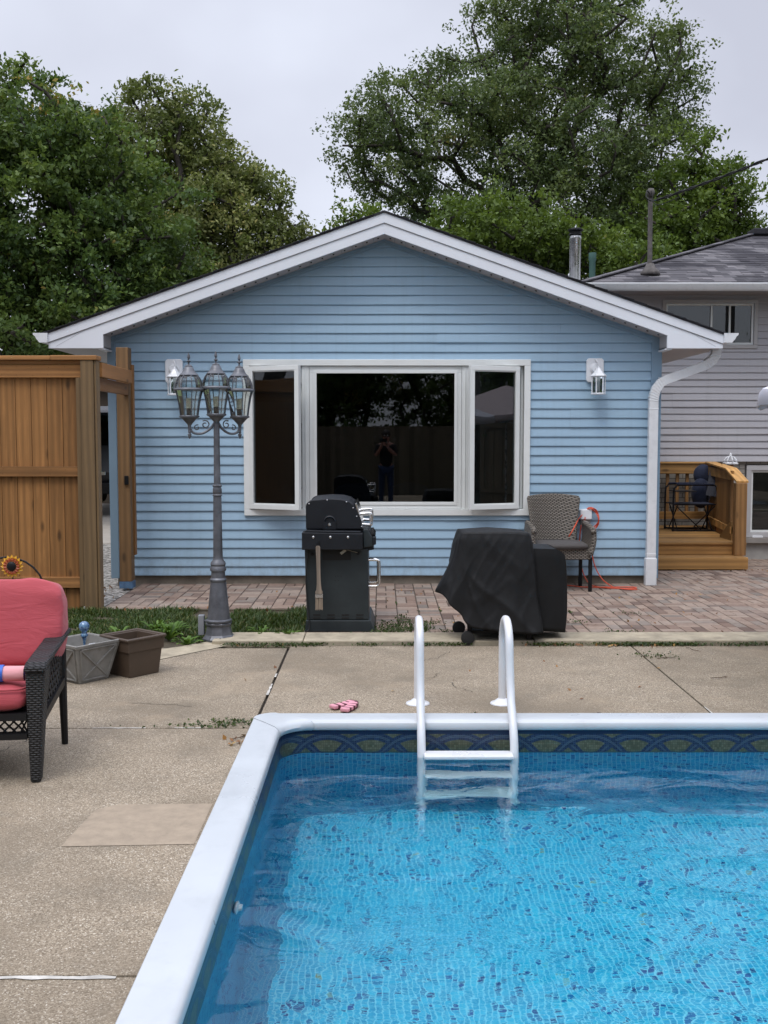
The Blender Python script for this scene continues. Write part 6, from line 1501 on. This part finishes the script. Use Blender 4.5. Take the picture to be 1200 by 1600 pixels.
# ================================================================== THE PHOTOGRAPHER, mirrored in the picture window
def skinned(name, verts, edges, radii, mat, parent, root=0, sub=2):
    me = bpy.data.meshes.new(name); o0 = Vector(ORG[parent.name]); me.from_pydata([Vector(v) - o0 for v in verts], edges, []); me.materials.append(mat)
    ob = bpy.data.objects.new(name, me); COL.objects.link(ob); ob.parent = parent; m_ = ob.modifiers.new('skin', 'SKIN'); m_.use_smooth_shade = True
    for i, d in enumerate(me.skin_vertices[0].data): r_ = radii[i]; d.radius = (r_, r_) if not isinstance(r_, tuple) else r_; d.use_root = (i == root)
    m2 = ob.modifiers.new('sub', 'SUBSURF'); m2.levels = sub; m2.render_levels = sub; return ob
px_, py_ = .10, -.34
per = empty('person', (px_, py_, 0), 'person in dark shirt and blue jeans holding up a phone, mirrored in the window', 'person')
skin = plain('skin', (.42, .20, .15), .55, var=.08)
def X(x, y, z): return (px_ + x, py_ + y, z)
bv = [X(0, 0, .96), X(0, 0, 1.15), X(0, .0, 1.34), X(0, .0, 1.45), X(0, .02, 1.53), X(0, .035, 1.60), X(0, .03, 1.68), X(0, .02, 1.73),
      X(-.17, 0, 1.42), X(-.23, .05, 1.22), X(-.13, .20, 1.36), X(-.085, .235, 1.47),
      X(.17, 0, 1.42), X(.22, .05, 1.22), X(.06, .20, 1.36), X(.0, .235, 1.47),
      X(-.09, 0, .90), X(-.10, .01, .50), X(-.11, -.01, .09), X(-.12, .13, .03), X(.09, 0, .90), X(.10, .01, .50), X(.11, -.01, .09), X(.12, .13, .03)]
be = [(0, 1), (1, 2), (2, 3), (3, 4), (4, 5), (5, 6), (6, 7), (3, 8), (8, 9), (9, 10), (10, 11), (3, 12), (12, 13), (13, 14), (14, 15), (0, 16), (16, 17), (17, 18), (18, 19), (0, 20), (20, 21), (21, 22), (22, 23)]
brd = [.13, .115, .13, .09, .052, .078, .088, .06, .06, .042, .034, .028, .06, .042, .034, .028, .085, .055, .038, .03, .085, .055, .038, .03]
# fingers closed round the phone: each a short chain rooted in the palm
for s, wi in ((-1, 11), (1, 15)):
    w0 = Vector(bv[wi]); pm = len(bv); bv.append(tuple(w0 + Vector((0, .012, .055)))); be.append((wi, pm)); brd.append((.030, .016))
    for q in range(4):
        zo = .085 - abs(q - 1.3) * .006; b1 = Vector(bv[pm]) + Vector((-s * .004, .010, -.022 + q * .019)); i0 = len(bv)
        bv += [tuple(b1), tuple(b1 + Vector((-s * -.012, .026, .004))), tuple(b1 + Vector((s * -.012, .036, .004))), tuple(b1 + Vector((s * -.030, .034, .003)))]; be += [(pm, i0), (i0, i0 + 1), (i0 + 1, i0 + 2), (i0 + 2, i0 + 3)]; brd += [.0095, .0085, .008, .007]
    b1 = Vector(bv[pm]) + Vector((0, -.006, .008)); i0 = len(bv); bv += [tuple(b1 + Vector((-s * .006, -.006, .018))), tuple(b1 + Vector((-s * .022, -.004, .034)))]; be += [(pm, i0), (i0, i0 + 1)]; brd += [.011, .009]
body = skinned('body', bv, be, brd, skin, per)
hd = X(0, .03, 1.655)
mb = MB(); mb.ball((hd[0], hd[1] + .088, hd[2] - .012), .016, 10, 8, (.8, 1.1, 1.4)); mb.build('nose', skin, per, smooth=True)
mb = MB(); mb.ball((hd[0], hd[1] + .078, hd[2] - .055), .022, 12, 6, (1.2, .5, .35)); mb.build('mouth', plain('lips', (.30, .09, .08), .5), per, smooth=True)
for s in (-1, 1):
    mb = MB(); mb.ball((hd[0] + s * .032, hd[1] + .078, hd[2] + .01), .012, 10, 8); mb.build('eye', M['white'], per, smooth=True)
    mb = MB(); mb.ball((hd[0] + s * .09, hd[1], hd[2]), .026, 10, 8, (.35, .7, 1.2)); mb.build('ear', skin, per, smooth=True)
mb = MB(); mb.ball((hd[0], hd[1] - .012, hd[2] + .035), .105, 20, 12, (.95, 1.02, .95)); mb.build('hair', plain('dark_hair', (.02, .014, .01), .6), per, smooth=True)
cl = plain('dark_shirt', (.012, .012, .014), .8)
sv = [X(0, 0, .90)] + [bv[i] for i in (1, 2, 3, 8, 9, 12, 13)]; skinned('shirt', sv, [(0, 1), (1, 2), (2, 3), (3, 4), (4, 5), (3, 6), (6, 7)], [.155, .15, .155, .11, .075, .058, .075, .058], cl, per)
jv = [bv[i] for i in (0, 16, 17, 18, 20, 21, 22)]; skinned('jeans', jv, [(0, 1), (1, 2), (2, 3), (0, 4), (4, 5), (5, 6)], [.138, .098, .068, .056, .098, .068, .056], fabric('denim', (.03, .05, .11)), per)
for s in (-1, 1): mb = MB(); mb.ball(X(s * .12, .05, .045), .06, 14, 10, (.85, 2.1, .75)); mb.build('shoe', M['rubber'], per, smooth=True)
ph = MB(); ph.box(-.038, .115, -.035, -.026, 1.515, 1.60 - .01); tag(ph.build('phone', M['black'], bevel=.004), 'black phone held up sideways by the person', 'phone')
# table and chairs inside the room, faint behind the glass
for i, (x, y, lb) in enumerate(((-.35, 13.2, 'dark dining chair inside, left behind the picture window'), (.35, 13.4, 'dark dining chair inside, right behind the picture window'))):
    t = empty('dining_chair', (x, y, .13), lb, 'chair', 'dining chairs inside the room'); nv = plain('navy_seat', (.03, .04, .08), .6)
    mb = MB(); mb.box(x - .22, x + .22, y - .2, y + .22, .55, .60); mb.build('seat', nv, t, bevel=.02)
    mb = MB(); pr = [(x - .22, .62), (x + .22, .62), (x + .23, .95)] + [(x + .23 * math.cos(a_), .97 + .09 * math.sin(a_)) for a_ in [R(q) for q in range(0, 181, 20)]]; mb.prism(pr, y - .22, y - .18); mb.build('backrest', nv, t, bevel=.01)
    for sx_ in (-.19, .19):
        for sy_ in (-.17, .19): mb = MB(); mb.box(x + sx_ - .02, x + sx_ + .02, y + sy_ - .02, y + sy_ + .02, .13, .55); mb.build('leg', M['black'], t)
